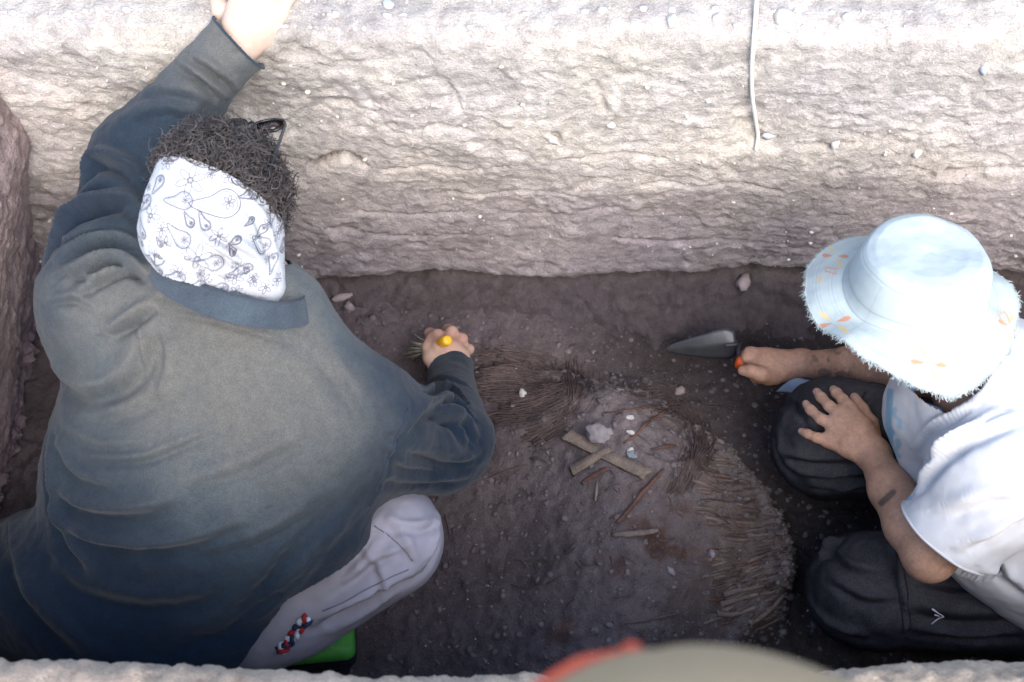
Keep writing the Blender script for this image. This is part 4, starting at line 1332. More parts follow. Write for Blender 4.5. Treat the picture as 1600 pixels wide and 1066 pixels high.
# ---- bucket hat
hatc = P(1430, 454, .640)
HT = M3((-.06, .02, 1.0), (-1, .1, 0))
prof = [(0, .082), (.03, .083), (.055, .081), (.074, .076), (.085, .069), (.0915, .060), (.096, .043), (.0995, .025), (.101, .011), (.103, .004), (.106, -.001),
        (.114, -.004), (.125, -.009), (.136, -.015), (.146, -.021), (.153, -.026), (.158, -.030)]
prof = np.array(prof); pl = np.r_[0, np.cumsum(np.linalg.norm(np.diff(prof, axis=0), axis=1))]
ss = np.linspace(0, pl[-1], 120); pr = np.c_[np.interp(ss, pl, prof[:, 0]), np.interp(ss, pl, prof[:, 1])]
nth = 420
TH = np.arange(nth) / nth * 2 * math.pi
R_, T_ = np.meshgrid(np.arange(len(pr)), TH, indexing='ij')
rr, hh = pr[R_, 0], pr[R_, 1]
brimw = sstep(.103, .16, rr)
hh = hh + brimw * (.010 * np.sin(2 * T_ + .6) + .008 * np.sin(3 * T_ + 2.0) + .004 * np.sin(7 * T_))
rr = rr * (1 + brimw * (.03 * np.sin(3 * T_ + .5) + .012 * np.sin(8 * T_ + 1)))
topw = sstep(.09, .04, rr)
hh = hh - topw * (.007 + .006 * np.sin(T_ * 2 + 1) * rr / .09)
xx, yy = rr * np.cos(T_) * .97, rr * np.sin(T_) * 1.0
hz = .0009 * fbm(xx * 28, yy * 28, hh * 28, 3) + .010 * fbm(xx * 8, yy * 8, hh * 8 + 4, 2)
rr = rr * (1 + .035 * np.sin(2 * T_ + 1.0) * sstep(.03, .08, rr) * (1 - brimw))
xx, yy = rr * np.cos(T_) * .97, rr * np.sin(T_)
dent = np.exp(-((T_ - 5.35) / .28) ** 2 - ((hh - .038) / .010) ** 2) * .010
rs = 1 - dent / np.maximum(rr, .02)
HV = hatc + (xx * rs)[..., None] * np.array([1, 0, 0]) + (yy * rs)[..., None] * np.array([0, 1, 0]) + (hh + hz)[..., None] * np.array([0, 0, 1.0])
off = HV - hatc
HV = hatc + off @ np.array([[1, 0, .03], [0, .97, .24], [-.03, -.24, .97]]).T
HV = HV.reshape(-1, 3)
HF = grid_faces(len(pr), nth, True)[:, ::-1]
V, N = HV, normals_of(HV, HF)
u, v, d = proj(V)
vis = (N * (V - np.array([0, 0, ZC]))).sum(1) < 0
col = np.tile([.455, .51, .50], (len(V), 1)) * (1 + .04 * fbm(V[:, 0] * 22, V[:, 1] * 22, V[:, 2] * 22, 4))[:, None]
# rows of quilting stitches round the brim and seams of the crown
sp = ss[R_].reshape(-1)
s_br = np.interp(.108, prof[:, 0], pl); s_tp = np.interp(.0895, prof[:, 0], pl)
rows = np.abs(((sp - s_br) / .0052) % 1 - .5)
brim_m = (sp > s_br)
col *= (1 - .16 * (sstep(.14, .0, rows) * brim_m))[:, None]
for s0 in (s_tp, s_br - .022, s_br - .004): col *= (1 - .30 * np.exp(-((sp - s0) / .0011) ** 2))[:, None]
for t0 in (3.75, .6, 1.6): col *= (1 - .15 * np.exp(-(((T_.reshape(-1) - t0) * .1) / .0008) ** 2) * (sp > .1))[:, None]
def petal(cx_, cy_, dx_, dy_, ln, wd, c, r0=4):
    global col
    n_ = math.hypot(dx_, dy_); dx_, dy_ = dx_ / n_, dy_ / n_
    a_ = (u - cx_) * dx_ + (v - cy_) * dy_; b_ = -(u - cx_) * dy_ + (v - cy_) * dx_
    t = np.clip((a_ - r0) / (ln - r0), 0, 1)
    w = wd * np.sin(math.pi * t ** 1.6) ** .8 + .4
    m = ((a_ > r0) & (a_ < ln) & vis) * sstep(w + .8, w - .8, np.abs(b_))
    m = m * brim_m
    col = col + (np.array(c) - col) * (m * .8)[:, None]
OR, YE, GR, PE = (.56, .22, .09), (.66, .50, .22), (.42, .50, .44), (.62, .34, .20)
for cx_, cy_, rot, sz in ((1303, 504, 0, 1), (1451, 568, .5, 1.05), (1578, 512, 1.0, .8), (1305, 400, .4, .75)):
    for i, c in enumerate((OR, YE, GR, OR, YE, GR)):
        an = rot + i * math.pi / 3 - .35
        petal(cx_, cy_, math.cos(an), math.sin(an) * .85, 28 * sz, 3.6 * sz, c)
def ring(px, w, c, k=.8):
    global col
    m = px_line(px, w) * vis * brim_m * k
    col = col + (np.array(c) - col) * m[:, None]
ring([(1290, 418), (1308, 420), (1306, 428), (1290, 424), (1290, 418)], 1.8, PE)
ring([(1560, 492), (1570, 487), (1578, 503), (1570, 508), (1560, 492)], 1.6, PE)
ring([(1281, 432), (1286, 436), (1281, 441), (1276, 437), (1281, 432)], 1.6, YE)
ring([(1534, 520), (1540, 524), (1534, 528), (1529, 524), (1534, 520)], 1.6, YE)
M_hat = painted('pale_aqua_canvas', .95, .06, 800, .4, .05, bdist=.0015)
hat = make('hat', V, HF, M_hat, personB, attrs={'col': col})
hat.modifiers.new('cloth', 'SOLIDIFY').thickness = .002
# frayed edge
fr = Batch(); r_ = np.random.default_rng(8)
edgeV = HV.reshape(len(pr), nth, 3)
for i in range(2600):
    j = r_.integers(nth); e0 = edgeV[-1, j]; dr = unit(edgeV[-1, j] - edgeV[-6, j]); tg = unit(edgeV[-1, (j + 1) % nth] - edgeV[-1, j])
    clump = .5 + .5 * math.sin(j * .37) * math.sin(j * .113 + 1)
    ln = (.002 + .010 * r_.random() ** 2.5) * (.45 + .9 * clump)
    dd = unit(dr + tg * r_.normal() * .75 + np.array([0, 0, r_.normal() * .3]))
    p0 = e0 - dr * .002 + tg * r_.normal() * .001
    Lf = [p0, p0 + dd * ln * .5 + tg * r_.normal() * .001, p0 + dd * ln + tg * r_.normal() * .002]
    fr.add(*tube(Lf, [.0006, .0005, .0003], 3))
M_fray = simple('frayed_thread', (.48, .53, .52), (.43, .48, .47), 60, .95, .05)
o = fr.build('fringe', M_fray, hat); o['kind'] = 'stuff'

# ================================================================== TOOLS AND SMALL THINGS
M_steel = simple('worn_steel', (.085, .088, .095), (.045, .045, .05), 25, .38, .6, .15, 120, metal=.3)
M_orange = simple('orange_plastic', (.80, .13, .03), (.70, .10, .025), 40, .45, .4)
M_greyrub = simple('grey_rubber', (.10, .10, .11), None, 60, .7, .3)
# ---- trowel in the right-hand person's fist
tr = thing('trowel', 'pointed steel trowel with orange-ended handle held against the far wall', 'trowel')
tip, heel = P(1040, 545, .060), P(1150, 538, .098)
axb = unit(heel - tip); upb = unit(np.array([.05, -.80, .60]) - axb * (np.array([.05, -.80, .60]) @ axb)); sdb = np.cross(upb, axb)
Lb = np.linalg.norm(heel - tip)
rows = []
for t in np.linspace(0, 1, 24):
    w = .036 * (t ** .62) if t < .85 else .036 * (.85 ** .62) * (1 - ((t - .85) / .15) ** 2 * .30)
    c = tip + axb * Lb * t + upb * .004 * math.sin(math.pi * t)
    rows.append([c + sdb * w * q + upb * (-.010 * abs(q) * t) for q in np.linspace(-1, 1, 9)])
BV = np.array(rows).reshape(-1, 3)
bl = make('blade', BV, grid_faces(24, 9), M_steel, tr); bl.modifiers.new('plate', 'SOLIDIFY').thickness = .0016
h0, h1 = P(1156, 567, .118), P(1247, 598, .096)
tv, tf = tube(smooth_line([heel - axb * .022 + upb * .002, heel + axb * .006 + upb * .004, P(1154, 548, .112), h0], .004), [.0042] * len(smooth_line([heel - axb * .022 + upb * .002, heel + axb * .006 + upb * .004, P(1154, 548, .112), h0], .004)), 8)
make('tang', tv, tf, M_steel, tr)
ax = unit(h1 - h0); Lh = np.linalg.norm(h1 - h0)
tt = np.linspace(0, 1, 20)
hr = .0105 + .0025 * np.sin(tt * math.pi) + .001 * np.sin(tt * 9)
tv, tf = tube(h0 + ax * (tt * Lh)[:, None], hr, 14); make('handle', tv, tf, M_greyrub, tr)
tv, tf = tube([h0 - ax * .008, h0 - ax * .005, h0 + ax * .004, h0 + ax * .013], [.008, .0118, .0128, .0125], 14); make('collar', tv, tf, M_orange, tr)
tv, tf = tube([h1 - ax * .012, h1 - ax * .002, h1 + ax * .006, h1 + ax * .008], [.0126, .0134, .0110, .006], 14); make('end_cap', tv, tf, M_orange, tr)
# ---- brush in the left-hand person's fist
br = thing('paintbrush', 'small paintbrush with yellow handle end in the closed hand', 'paintbrush')
M_yel = simple('yellow_plastic', (.86, .47, .02), (.80, .40, .015), 50, .4, .4)
M_bris = simple('pale_bristle', (.62, .59, .48), (.5, .47, .38), 120, .9, .1)
t0, t1 = P(694, 532, .166), P(650, 548, .070)
ax = unit(t1 - t0); Lh = np.linalg.norm(t1 - t0)
e0 = P(684, 538, .150); e1_ = P(699, 532, .200)
hx = unit(e1_ - e0)
HL = [e0 - hx * .030, e0 - hx * .016, e0, e0 + (e1_ - e0) * .5, e1_, e1_ + hx * .003]
tv, tf = tube(HL, [.006, .0085, .0095, .0098, .0095, .007], 12); make('handle', tv, tf, M_yel, br)
f0 = P(679, 540, .135); f1 = P(670, 545, .112); bt1 = P(646, 547, .088)
tv, tf = tube([e0, f0, f1], [.008, .007, .008], 10); make('ferrule', tv, tf, M_steel, br)
bb = Batch(); r_ = np.random.default_rng(2)
axb = unit(bt1 - f1); sx = unit(np.cross(axb, (0, 0, 1)))
for i in range(130):
    q = r_.normal(size=3) * .0035; k = f1 + q - axb * .004
    bb.add(*tube([k, k + (bt1 - f1) * .5 + q * .6, k + (bt1 - f1) * r_.uniform(.9, 1.1) + q * 1.4 + sx * r_.normal() * .002], [.0013, .0012, .0007], 3))
bb.build('bristles', M_bris, br)
# ---- green pad he sits on
M_green = simple('green_plastic', (.08, .36, .05), (.06, .28, .04), 30, .5, .35, .2, 150)
M_dnavy = simple('dark_plastic', (.018, .022, .032), None, 30, .55, .3)
st = thing('stool', 'low stool with green top under the person in the polo shirt', 'stool')
def rbox(c, hx_, hy_, hz_, rad, mt, nm, par, rz=0.0):
    bt = []
    n = 8
    for zz, ins in ((-hz_, .5), (-hz_ + rad * .5, 0), (hz_ - rad, 0), (hz_ - rad * .3, .3), (hz_, 1)):
        ring_ = []
        for qx, qy, a0 in ((1, 1, 0), (-1, 1, 90), (-1, -1, 180), (1, -1, 270)):
            for t in np.linspace(0, 90, n):
                an = math.radians(a0 + t); k = rad * (1 - .6 * ins)
                x_ = qx * (hx_ - rad) + (rad - rad * ins * .5) * math.cos(an); y_ = qy * (hy_ - rad) + (rad - rad * ins * .5) * math.sin(an)
                ring_.append([x_, y_, zz])
        bt.append(ring_)
    A_ = np.array(bt); m_ = A_.shape[1]
    Vb = A_.reshape(-1, 3); Fq = grid_faces(5, m_, True)
    Vb = np.vstack([Vb, [[0, 0, -hz_], [0, 0, hz_]]])
    j = np.arange(m_); k = (j + 1) % m_
    tri = np.vstack([np.c_[np.full(m_, 5 * m_), k, j], np.c_[np.full(m_, 5 * m_ + 1), 4 * m_ + j, 4 * m_ + k]])
    c_, s_ = math.cos(rz), math.sin(rz)
    Vb[:, :2] = Vb[:, :2] @ np.array([[c_, s_], [-s_, c_]])
    return make(nm, Vb + np.asarray(c), [Fq, tri], mt, par)
sc_ = P(402, 992, .150)
rbox(sc_, .160, .055, .014, .016, M_green, 'seat', st, .10)
rbox(sc_ + [0, 0, -.045], .156, .052, .03, .02, M_dnavy, 'skirt', st, .10)
for qx in (-1, 1):
    for qy in (-1, 1):
        p = sc_ + np.array([qx * .12, qy * .026, 0]); zf = floor_z(p[0], p[1])
        tv, tf = tube([[p[0], p[1], sc_[2] - .06], [p[0] + qx * .01, p[1] + qy * .006, zf - .003]], [.011, .013], 10)
        make('leg', tv, tf, M_dnavy, st)
# ---- pale cloth behind the far knee
M_cloth = simple('blue_grey_cloth', (.30, .36, .44), (.24, .29, .36), 40, .9, .1, .3, 400)
q0, q1, q2, q3 = P(1212, 612, .10), P(1248, 590, .125), P(1345, 596, .20), P(1340, 640, .14)
g = []
for i in np.linspace(0, 1, 24):
    for j in np.linspace(0, 1, 14):
        p = (q0 * (1 - i) + q3 * i) * (1 - j) + (q1 * (1 - i) + q2 * i) * j
        g.append(p + np.array([0, 0, .006 * math.sin(9 * i + 3 * j) + .008 * math.sin(math.pi * j)]))
cl = make('folded_cloth', np.array(g), grid_faces(24, 14)[:, ::-1], M_cloth)
cl.modifiers.new('cloth', 'SOLIDIFY').thickness = .006
tag(cl, 'pale blue-grey cloth tucked behind the far dark knee, beside the trowel handle', 'cloth')
# ---- white cord hanging down the section
M_cord = simple('white_cord', (.74, .72, .66), (.66, .64, .58), 120, .9, .1, .4, 900)
L = on_surface(far_V, far_N, [(1180, 14), (1176, 60), (1173, 100), (1174, 150), (1180, 190), (1183, 212), (1180, 234)])
off = np.linspace(.010, .006, len(L)); L = L + np.array([0, -.8, .6]) * off[:, None]
L = np.vstack([L[0] + [.012, .22, .02], L[0] + [.004, .06, .014], L[0] + [0, .01, .006], L[1:]])
Ls = smooth_line(L, .004)
Ls[:, 1] = np.minimum(Ls[:, 1], 9)
tv, tf = tube(Ls, .0034, 8)
tag(make('cord', tv, tf, M_cord), 'white cord hanging down the pale far wall of the pit', 'cord')

# ================================================================== FINDS ON THE FLOOR
def floor_line(px, lift, step_=.006):
    L = smooth_line([PF(u, v) for u, v in px], step_)
    for p in L: p[2] = floor_z(p[0], p[1]) + lift
    k = np.array([.25, .5, .25])
    for _ in range(3): L[1:-1, 2] = np.maximum(L[1:-1, 2] * 0 + np.convolve(L[:, 2], k, 'same')[1:-1], 0)
    return L
def wood_mat(name, c1, c2):
    def b_(nt, p):
        t = NT(nt); w = t.n('TexCoord').outputs['Object']
        mp_ = t.n('Mapping'); mp_.inputs['Scale'].default_value = (1, 1, 1); t.l(w, mp_.inputs[0])
        n = t.noise(180, 6, .7, mp_.outputs[0]); n2 = t.noise(30, 3)
        t.l(t.mix(1.0, t.ramp(n, [(.3, c2), (.7, c1)]), t.ramp(n2, [(.3, (.7, .7, .72)), (.7, (1.15, 1.1, 1.05))]), 'MULTIPLY'), p.inputs['Base Color'])
        t.bump(n, .6, .002, p)
    return mat(name, b_, .9, .15)
M_wood = wood_mat('pale_old_wood', (.27, .22, .18), (.15, .12, .10))
M_red = wood_mat('reddish_old_wood', (.17, .092, .072), (.09, .056, .048))
M_fib = wood_mat('decayed_fibre', (.16, .12, .112), (.075, .058, .058))
M_reed = wood_mat('tan_reed', (.23, .185, .16), (.13, .104, .094))
def stick(px, r, flat, mt, label, name='stick', cat='stick', lift=.002, taper=.5, sides=7):
    L = floor_line(px, lift + r * flat)
    n = len(L); t = np.linspace(0, 1, n)
    rad = (r if name == 'wood_splint' else r * .78) * (1 - taper * np.abs(2 * t - 1) ** 3) * (1 + .12 * np.sin(t * 23 + px[0][0]))
    if name == 'wood_splint':
        rad = r * (1 - taper * (t if px[0][0] > 885 else t * 0) ** 2)
        L = L[0] + (L[-1] - L[0]) * t[:, None] + np.array([0, 0, 1]) * (np.max(L[:, 2] - (L[0] + (L[-1] - L[0]) * t[:, None])[:, 2]) - .002)
        rg = np.random.default_rng(int(px[0][0]))
        tv, tf = tube(L, rad * 1.3, 4, flat, turn=math.pi / 4)
        tv[:-2] += (rg.normal(size=(n, 4, 1)) * [.0004, .0004, .0003]).reshape(-1, 3)
        endr = rg.uniform(-.011, .011, size=(2, 4))
        dl = unit(L[-1] - L[0]); tv[:4] += endr[0][:, None] * dl; tv[-6:-2] += endr[1][:, None] * dl
    else: tv, tf = tube(L, rad, sides, flat)
    return tag(make(name, tv, tf, mt, smooth=flat > .6), label, cat)
stick([(884, 686), (915, 702), (960, 726), (1010, 748)], .0125, .30, M_wood, 'long pale wood splint lying under the shorter one on the mound', 'wood_splint', 'splint', taper=.1)
stick([(890, 742), (915, 724), (948, 708)], .0105, .32, M_wood, 'short pale wood splint crossing over the long one', 'wood_splint', 'splint', lift=.009, taper=.45)
stick([(908, 757), (930, 744), (952, 733)], .006, .5, M_red, 'dark reddish splinter just below the crossed pale splints', 'stick', taper=.6)
stick([(963, 820), (985, 795), (1010, 765), (1037, 735)], .0052, .7, M_red, 'long straight reddish stick running down from the ring of fibres', 'stick', taper=.4)
stick([(975, 695), (1000, 674), (1025, 655), (1048, 646)], .0038, .7, M_red, 'thin bent reddish twig beside the small white shells', 'stick')
stick([(945, 647), (985, 643), (1020, 637), (1048, 630)], .0032, .7, M_red, 'thin long twig above the white shells near the top of the mound', 'stick')
stick([(1018, 704), (1035, 701), (1056, 699)], .0040, .6, M_red, 'short reddish twig inside the ring of fibres', 'stick')
stick([(930, 785), (932, 770), (933, 755)], .0036, .6, M_wood, 'small pale upright splinter below the crossed splints', 'stick')
stick([(955, 838), (985, 836), (1028, 830)], .0075, .45, M_reed, 'ragged brown strip at the upper edge of the rusty hollow', 'stick')
stick([(755, 752), (785, 740), (825, 728)], .0030, .7, M_fib, 'thin dark root just right of the polo shirt elbow', 'stick')
stick([(695, 805), (700, 820), (704, 838)], .0026, .7, M_fib, 'tiny dark twig beside the grey trouser knee', 'stick')
stick([(975, 975), (1020, 968), (1065, 958)], .0028, .7, M_fib, 'thin dark root at the lower edge of the mound', 'stick')
# ---- curved mats of fibre: too many to count
def fibre_mat(name, label, arcs, n, seed, mt, r=.0016, jit=.5):
    rr_ = np.random.default_rng(seed); bt = Batch()
    for i in range(n):
        px = np.array(arcs[rr_.integers(len(arcs))], float)
        px = px + rr_.normal(size=2) * [jit * 16, jit * 11] + rr_.normal(size=px.shape) * 2.2
        m_ = len(px)
        if m_ > 3:
            k = rr_.integers(0, m_ - 2); px = px[k:k + rr_.integers(3, m_ + 1)]
        try: L = floor_line(px, rr_.uniform(-.0005, .0055), .008)
        except Exception: continue
        if len(L) < 3: continue
        bt.add(*tube(L, r * rr_.uniform(.55, 1.7) * np.linspace(1, .6, len(L)), 4, .7))
    o = bt.build(name, mt, None, False)
    return kind(tag(o, label, 'fibres'), 'stuff')
fibre_mat('plant_fibres', 'swirl of dark plant fibres beside the hand with the brush',
          [[(742, 560), (775, 556), (815, 562), (855, 572)], [(748, 575), (785, 572), (830, 580), (870, 590)], [(745, 590), (790, 590), (840, 600)], [(752, 606), (800, 606), (850, 612)],
           [(765, 640), (800, 636), (845, 628), (885, 612)], [(770, 656), (810, 652), (850, 644), (890, 625)], [(900, 566), (905, 595), (900, 620), (885, 645)], [(890, 570), (896, 600), (890, 625), (870, 655)],
           [(830, 690), (850, 680), (880, 662)], [(790, 625), (830, 620), (870, 615)]], 340, 31, M_fib, .0011, .7)
fibre_mat('basket_rim_fibres', 'ring of brown basketry fibres on the right of the mound',
          [[(1000, 618), (1040, 622), (1075, 640), (1095, 668)], [(1060, 630), (1088, 655), (1098, 690), (1092, 720)], [(1095, 665), (1100, 700), (1085, 735), (1070, 760)], [(1080, 700), (1078, 730), (1062, 765)],
           [(1020, 640), (1055, 642), (1080, 665), (1088, 695)], [(1000, 612), (1030, 610), (1060, 616)], [(1105, 700), (1085, 730), (1060, 765)], [(1075, 715), (1062, 745), (1052, 770)]], 190, 32, M_fib, .0010, .4)
fibre_mat('loose_fibres', 'short loose fibres strewn over the mound around the splints', [[(u_, v_), (u_ + 14 * math.cos(k_), v_ + 9 * math.sin(k_)), (u_ + 30 * math.cos(k_ + .2), v_ + 20 * math.sin(k_ + .2))] for u_, v_, k_ in [(rng.uniform(770, 1210), rng.uniform(570, 960), rng.uniform(0, 6.28)) for _ in range(90)]], 110, 33, M_fib, .0011, .2)
# ---- woven basket wall: each reed a piece of its own
bas = thing('basket_remains', 'decayed woven basket wall of parallel tan reeds on the right flank of the mound', 'basket')
rr_ = np.random.default_rng(44); cnt = 0
while cnt < 190:
    u0, v0 = rr_.uniform(1085, 1240), rr_.uniform(690, 980)
    c = PF(u0, v0)
    if poly_sd(np.array([c[0]]), np.array([c[1]]), FLANK)[0] < -.004: continue
    an = ra + rr_.normal() * .10 + .25 * (v0 - 840) / 150
    ln = rr_.uniform(.016, .065)
    if rr_.random() < .35 and v0 < 800: ln *= .6
    t = np.linspace(-.5, .5, 6)
    L = np.stack([c[0] + ln * t * math.cos(an), c[1] + ln * t * math.sin(an), np.zeros(6)], -1)
    z_ = np.array([floor_z(p[0], p[1]) for p in L]); z_ = np.convolve(np.r_[z_[0], z_, z_[-1]], [.25, .5, .25], 'valid')
    L[:, 2] = z_ + rr_.uniform(-.0016, .0012)
    r = rr_.uniform(.0016, .0046)
    tv, tf = tube(L, r * np.array([.55, .95, 1, 1.05, .9, .5]), 5, .55)
    make('reed', tv, tf, (M_reed, M_reed, M_fib, M_fib, M_red)[rr_.integers(5)], bas, smooth=False); cnt += 1
for px in [[(1125, 945), (1155, 936), (1185, 930)], [(1130, 930), (1165, 922), (1195, 915)], [(1170, 975), (1200, 955), (1225, 930)], [(1120, 960), (1150, 960), (1180, 950)]]:
    L = floor_line(px, .006); tv, tf = tube(L, .006 * np.linspace(1, .6, len(L)), 6, .45); make('reed', tv, tf, M_reed, bas, smooth=False)
# ---- stones, shells
M_stone = simple('pale_stone', (.30, .265, .275), (.17, .15, .155), 60, .85, .2, .5, 160)
M_white = simple('white_shell', (.50, .47, .44), (.36, .34, .32), 60, .7, .3, .2, 300)
M_pink = simple('pinkish_stone', (.34, .27, .26), (.24, .2, .2), 50, .9, .15, .5, 150)
M_cream = simple('cream_stone', (.62, .58, .52), (.50, .46, .42), 40, .9, .15, .5, 160)
def stone(u, v, r, label, mt=M_stone, squash=(1, .8, .6), seed=1, cat='stone', name='stone', rough=.3):
    c = PF(u, v); tv, tf = rock(c + [0, 0, r * squash[2] * .45], r, seed, squash, rough, 3)
    return tag(make(name, tv, tf, mt), label, cat)
stone(934, 681, .021, 'lumpy pale stone just above the crossed splints', M_stone, (.85, 1, .7), 3)
stone(951, 676, .008, 'small pale stone touching the lumpy pale one', M_stone, seed=5)
stone(984, 653, .0095, 'flat white shell near the thin twig on the mound', M_white, (1, .45, .35), 4, 'shell', 'shell')
stone(817, 617, .0095, 'white pebble among the swirl of dark fibres', M_white, (1, .7, .6), 6)
stone(985, 703, .0062, 'tiny white chip below the small oval shell', M_white, (1, .6, .5), 8)
stone(988, 711, .0095, 'small bluish stone inside the ring of fibres', simple('bluish_stone', (.23, .25, .28), (.17, .19, .21), 50, .85, .2, .4, 160), seed=9)
stone(1062, 612, .011, 'small grey stone at the top edge of the mound', M_pink, seed=12)
stone(1048, 893, .0085, 'pale chip in the rusty hollow', M_stone, (1, .6, .5), 14)
stone(1112, 866, .0065, 'tiny grey pebble beside the woven reeds', M_stone, seed=15)
stone(985, 676, .0075, 'small oval white shell beside the bent reddish twig', M_white, (.55, 1, .4), 11, 'shell', 'shell')
# stones in and on the far wall
def wall_stone(u, v, r, label, mt, seed, squash=(1, .7, .8), out=.0):
    c = on_surface(far_V, far_N, [(u, v)])[0]
    tv, tf = rock(c + np.array([0, -out * r, out * r * .4]), r, seed, squash, .45, 2)
    return tag(make('stone', tv, tf, mt, smooth=False), label, 'stone')
M_blst = simple('blue_grey_stone', (.50, .52, .56), (.38, .40, .44), 40, .85, .2, .3, 160)
wall_stone(1202, 211, .015, 'blue-grey flint stuck in the wall beside the end of the cord', M_blst, 21, (.9, .5, .6), -.2)
wall_stone(864, 218, .009, 'small pale pebble in a socket in the middle of the far wall', M_cream, 22)
wall_stone(1537, 108, .010, 'oval grey stone high in the far wall near the right edge', M_blst, 23, (.7, .6, 1.2))
wall_stone(1160, 436, .019, 'flat tan stone just below the ledge of the far wall', M_pink, 24, (1.0, .7, .45), .5)
wall_stone(535, 462, .020, 'long pale sliver in the dark band right of the bandana', M_pink, 25, (1.1, .4, .22), .2)
wall_stone(546, 478, .013, 'brownish pebble below the pale sliver', M_pink, 26, (.8, .6, 1), .4)
wall_stone(1305, 225, .011, 'pale pebble in a hollow of the far wall above the hat', M_cream, 27)
wall_stone(1432, 240, .009, 'small angular pale stone in the far wall above the hat crown', M_cream, 28)
wall_stone(955, 196, .008, 'small cream pebble right of the socket in the far wall', M_cream, 29)
wall_stone(1225, 27, 0.0142, 'largest angular cream stone on the far rim right of the cord', M_cream, 31, (1, .9, .8), .1)
wall_stone(1052, 34, 0.0097, 'cream stone on the far rim left of the cord', M_cream, 32, (1, .9, .8), .1)
wall_stone(1123, 29, 0.0090, 'cream stone on the far rim close to the left of the cord', M_cream, 33, (1, .9, .7), .1)
wall_stone(1324, 28, 0.0090, 'rounded cream stone on the far rim, furthest right of the cord', M_cream, 34, (1, .9, .7), .1)
wall_stone(607, 6, 0.0090, 'blue-grey stone at the top edge above the curly hair', M_blst, 35, (1.1, .9, .6), .3)
# ---- loose gravel, clods and white flecks: uncountable
def scatter(name, label, cat, n, mt, place, rmin, rmax, seed, attr=None, sub=1):
    rr_ = np.random.default_rng(seed); bt = Batch()
    for i in range(n):
        c = place(rr_)
        if c is None: continue
        r = rmin * (rmax / rmin) ** (rr_.random() ** 2.2)
        tv, tf = rock(c + np.array([0, 0, -r * .1]), r, rr_.uniform(0, 50), (1, rr_.uniform(.5, 1), rr_.uniform(.4, .8)), .35, sub)
        bt.add(tv, tf, attr(rr_) if attr else None)
    o = bt.build(name, mt, None, False)
    return kind(tag(o, label, cat), 'stuff')
def on_floor(r):
    x, y = r.uniform(-.45, 1.0), r.uniform(.42, 1.27); return np.array([x, y, floor_z(x, y)])
M_clod = painted('loose_earth', .95, .1, 500, .4, .2)
scatter('loose_soil', 'crumbs of dark soil scattered over the pit floor', 'soil', 5200, M_clod, on_floor, .0013, .0085, 51, lambda r: np.array([.150, .126, .130]) * r.uniform(.75, 1.25))
def near_edge(r):
    i = r.integers(0, 12); a_, b_ = MOUND[i], MOUND[i + 1]; q = a_ + (b_ - a_) * r.random() + r.normal(size=2) * .014
    return np.array([q[0], q[1], floor_z(*q)])
scatter('mound_crumbs', 'crumbling clods along the edge of the mound', 'soil', 600, M_clod, near_edge, .002, .010, 52, lambda r: np.array([.17, .142, .135]) * r.uniform(.6, 1.3))
scatter('white_flecks', 'tiny white shell flecks in the dark soil', 'flecks', 700, M_white, on_floor, .0005, .0022, 53, sub=1)
def on_rim(r):
    x = r.uniform(-1.0, 1.1); y = 1.285 + abs(r.normal()) * .06
    i = np.argmin((far_V[::7, 0] - x) ** 2 + (far_V[::7, 1] - y) ** 2 + np.where(far_V[::7, 2] > .79, 0, 1)); return far_V[::7][i]
scatter('rim_gravel', 'loose cream gravel along the far rim of the pit', 'gravel', 700, M_cream, on_rim, .0015, .008, 54)
def on_wall(r):
    i = r.integers(len(far_V)); p = far_V[i]
    return p - np.array([0, .001, 0]) if .13 < p[2] < .8 and -1 < p[0] < 1.1 else None
scatter('wall_grit', 'small pale grit set in the far wall', 'grit', 900, M_cream, on_wall, .0012, .0055, 55)


# ================================================================== PERSON IN THE CAP, CLOSE BELOW THE CAMERA
personC = thing('person', 'person seen only as a blurred beige cap with coral edge, at the bottom', 'person')
hcC = np.array([.084, .047, 1.588])
HC = M3((.05, .02, .99), (.93, -.30, -.1))
s = Sdf((-.34, -.50, .80), (.50, .30, 1.72), .008)
add_head(s, hcC, HC)
bC = dict(neck=hcC + [-.04, -.04, -.20], hip=hcC + [-.08, -.16, -.66])
s.cone(hcC - HC[2] * .06 - HC[1] * .03, bC['neck'], .052, .058, .02)
s.cone(bC['neck'], bC['hip'], .095, .11, .04, flat=((.2, 1, 0), 1.3))
limbs = []
for e in (-1, 1):
    sh_ = bC['neck'] + np.array([-.02, e * .14 - .06, -.05]); el_ = sh_ + [.05, .01 * e, -.27]; wr_ = el_ + [.16, -.05 * e - .02, -.12]
    kn_ = bC['hip'] + np.array([.27, e * .10 + .0, .02]); ft_ = bC['hip'] + np.array([.02, e * .10, -.05])
    limbs.append((sh_, el_, wr_, kn_, ft_))
    s.cone(bC['neck'], sh_, .055, .052, .03); s.cone(sh_, el_, .046, .036, .02); s.cone(el_, wr_, .034, .025, .02)
    s.cone(wr_, wr_ + [.07, 0, -.03], .030, .022, .02, flat=((0, 1, 0), 1.4))
    s.cone(bC['hip'] + [0, e * .09, 0], kn_, .07, .05, .03); s.cone(kn_, ft_, .045, .035, .02)
V, F = s.mesh()
make('body', V, F, skinA, personC, attrs={'col': np.tile([.5, .33, .26], (len(V), 1))})
s = Sdf((-.34, -.50, .80), (.50, .34, 1.5), .010)
s.cone(bC['neck'] + [0, 0, -.02], bC['hip'] + [0, 0, .02], .115, .135, .05, flat=((.2, 1, 0), 1.35))
for sh_, el_, wr_, kn_, ft_ in limbs: s.cone(bC['neck'], sh_, .07, .072, .04); s.cone(sh_, el_, .068, .055, .03); s.cone(el_, wr_, .052, .040, .02)
V, F = s.mesh(); V, F = cut(V, F, bC['neck'] + [0, 0, .03], (0, 0, 1), radius=.12)
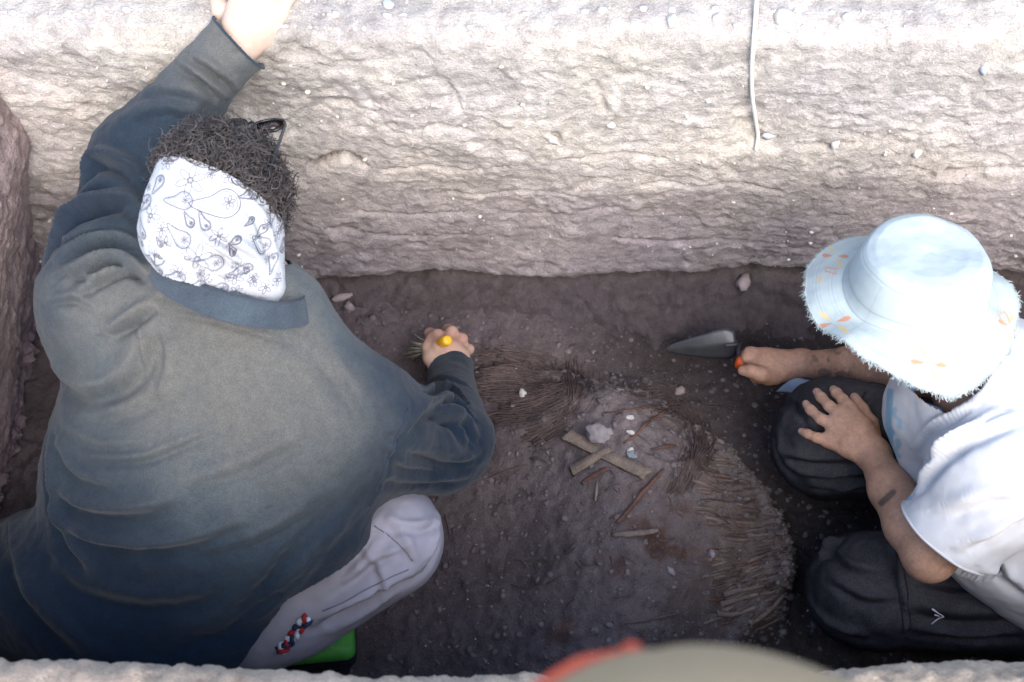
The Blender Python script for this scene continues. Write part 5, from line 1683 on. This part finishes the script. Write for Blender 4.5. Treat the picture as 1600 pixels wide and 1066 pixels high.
for sh_, el_, wr_, kn_, ft_ in limbs: V, F = cut(V, F, wr_, unit(wr_ - el_), radius=.1)
make('shirt', V, F, simple('khaki_cloth', (.24, .21, .16), None, 20, .9, .1), personC).modifiers.new('cloth', 'SOLIDIFY').thickness = .003
s = Sdf((-.40, -.50, .78), (.50, .34, 1.2), .010)
for e, (sh_, el_, wr_, kn_, ft_) in zip((-1, 1), limbs): s.cone(bC['hip'] + [0, e * .09, 0], kn_, .10, .075, .04); s.cone(kn_, ft_, .07, .055, .03)
V, F = s.mesh()
make('trousers', V, F, simple('brown_cloth', (.12, .10, .08), None, 20, .9, .1), personC)
# cap: six-panel crown; the rear opening is bound in coral
M_cap = simple('beige_cap_cotton', (.36, .275, .175), (.31, .235, .15), 14, .9, .1, .3, 300)
M_coral = simple('coral_piping', (.80, .14, .075), None, 40, .7, .2)
M_peak = simple('dark_peak', (.045, .045, .04), None, 40, .85, .15)
k0 = hcC + HC[2] * .028
nA, nB = 72, 24
rows = []
for i in range(nB):
    ph = math.pi / 2 * i / (nB - 1)
    for j in range(nA):
        th = 2 * math.pi * j / nA
        seam_ = 1 - .012 * math.exp(-((th * 6 / (2 * math.pi)) % 1 - .5) ** 2 / .004)
        r = math.sin(ph) ** .86 * seam_
        rows.append(k0 + HC[0] * .094 * r * math.cos(th) + HC[1] * .110 * r * math.sin(th) + HC[2] * (.088 * math.cos(ph) ** .9 - .012))
rows = np.array(rows); cf = grid_faces(nB, nA, True)
cn = normals_of(rows, cf)
cap = make('cap', rows, cf, M_cap, personC)
cap.modifiers.new('cloth', 'SOLIDIFY').thickness = .003
pk, out = [], []
for t in np.linspace(-1.15, 1.15, 40):
    i0 = k0 + HC[0] * .092 * math.sin(t) + HC[1] * .108 * math.cos(t) - HC[2] * .010
    ext = .075 * math.cos(t * 1.15) ** .7 if abs(t * 1.15) < math.pi / 2 else 0
    o0 = i0 + HC[1] * ext - HC[2] * (.012 + .022 * math.sin(t) ** 2)
    pk.append([i0 + (o0 - i0) * q + HC[2] * .006 * math.sin(math.pi * q) for q in np.linspace(0, 1, 9)]); out.append(o0)
make('peak', np.array(pk).reshape(-1, 3), grid_faces(40, 9), M_cap, cap).modifiers.new('board', 'SOLIDIFY').thickness = .003
arch = smooth_line(on_surface(rows, cn, [(795, 1150), (812, 1105), (840, 1064), (880, 1046), (930, 1056), (980, 1086), (1005, 1140)]), .004)
ac = arch.mean(0); outw = unit(ac - k0)
tv, tf = tube(arch + outw * .002, .0055, 8); make('piping', tv, tf, M_coral, cap)
fan = np.vstack([arch + outw * .001, (arch[0] + arch[-1])[None] / 2 + outw * .008])
n_ = len(arch); make('rear_opening', fan, np.c_[np.arange(n_ - 1), np.arange(1, n_), np.full(n_ - 1, n_)], M_peak, cap)
tv, tf = rock(k0 + HC[2] * .078, .008, 1, (1, 1, .5), .05, 2); make('button', tv, tf, M_cap, cap)
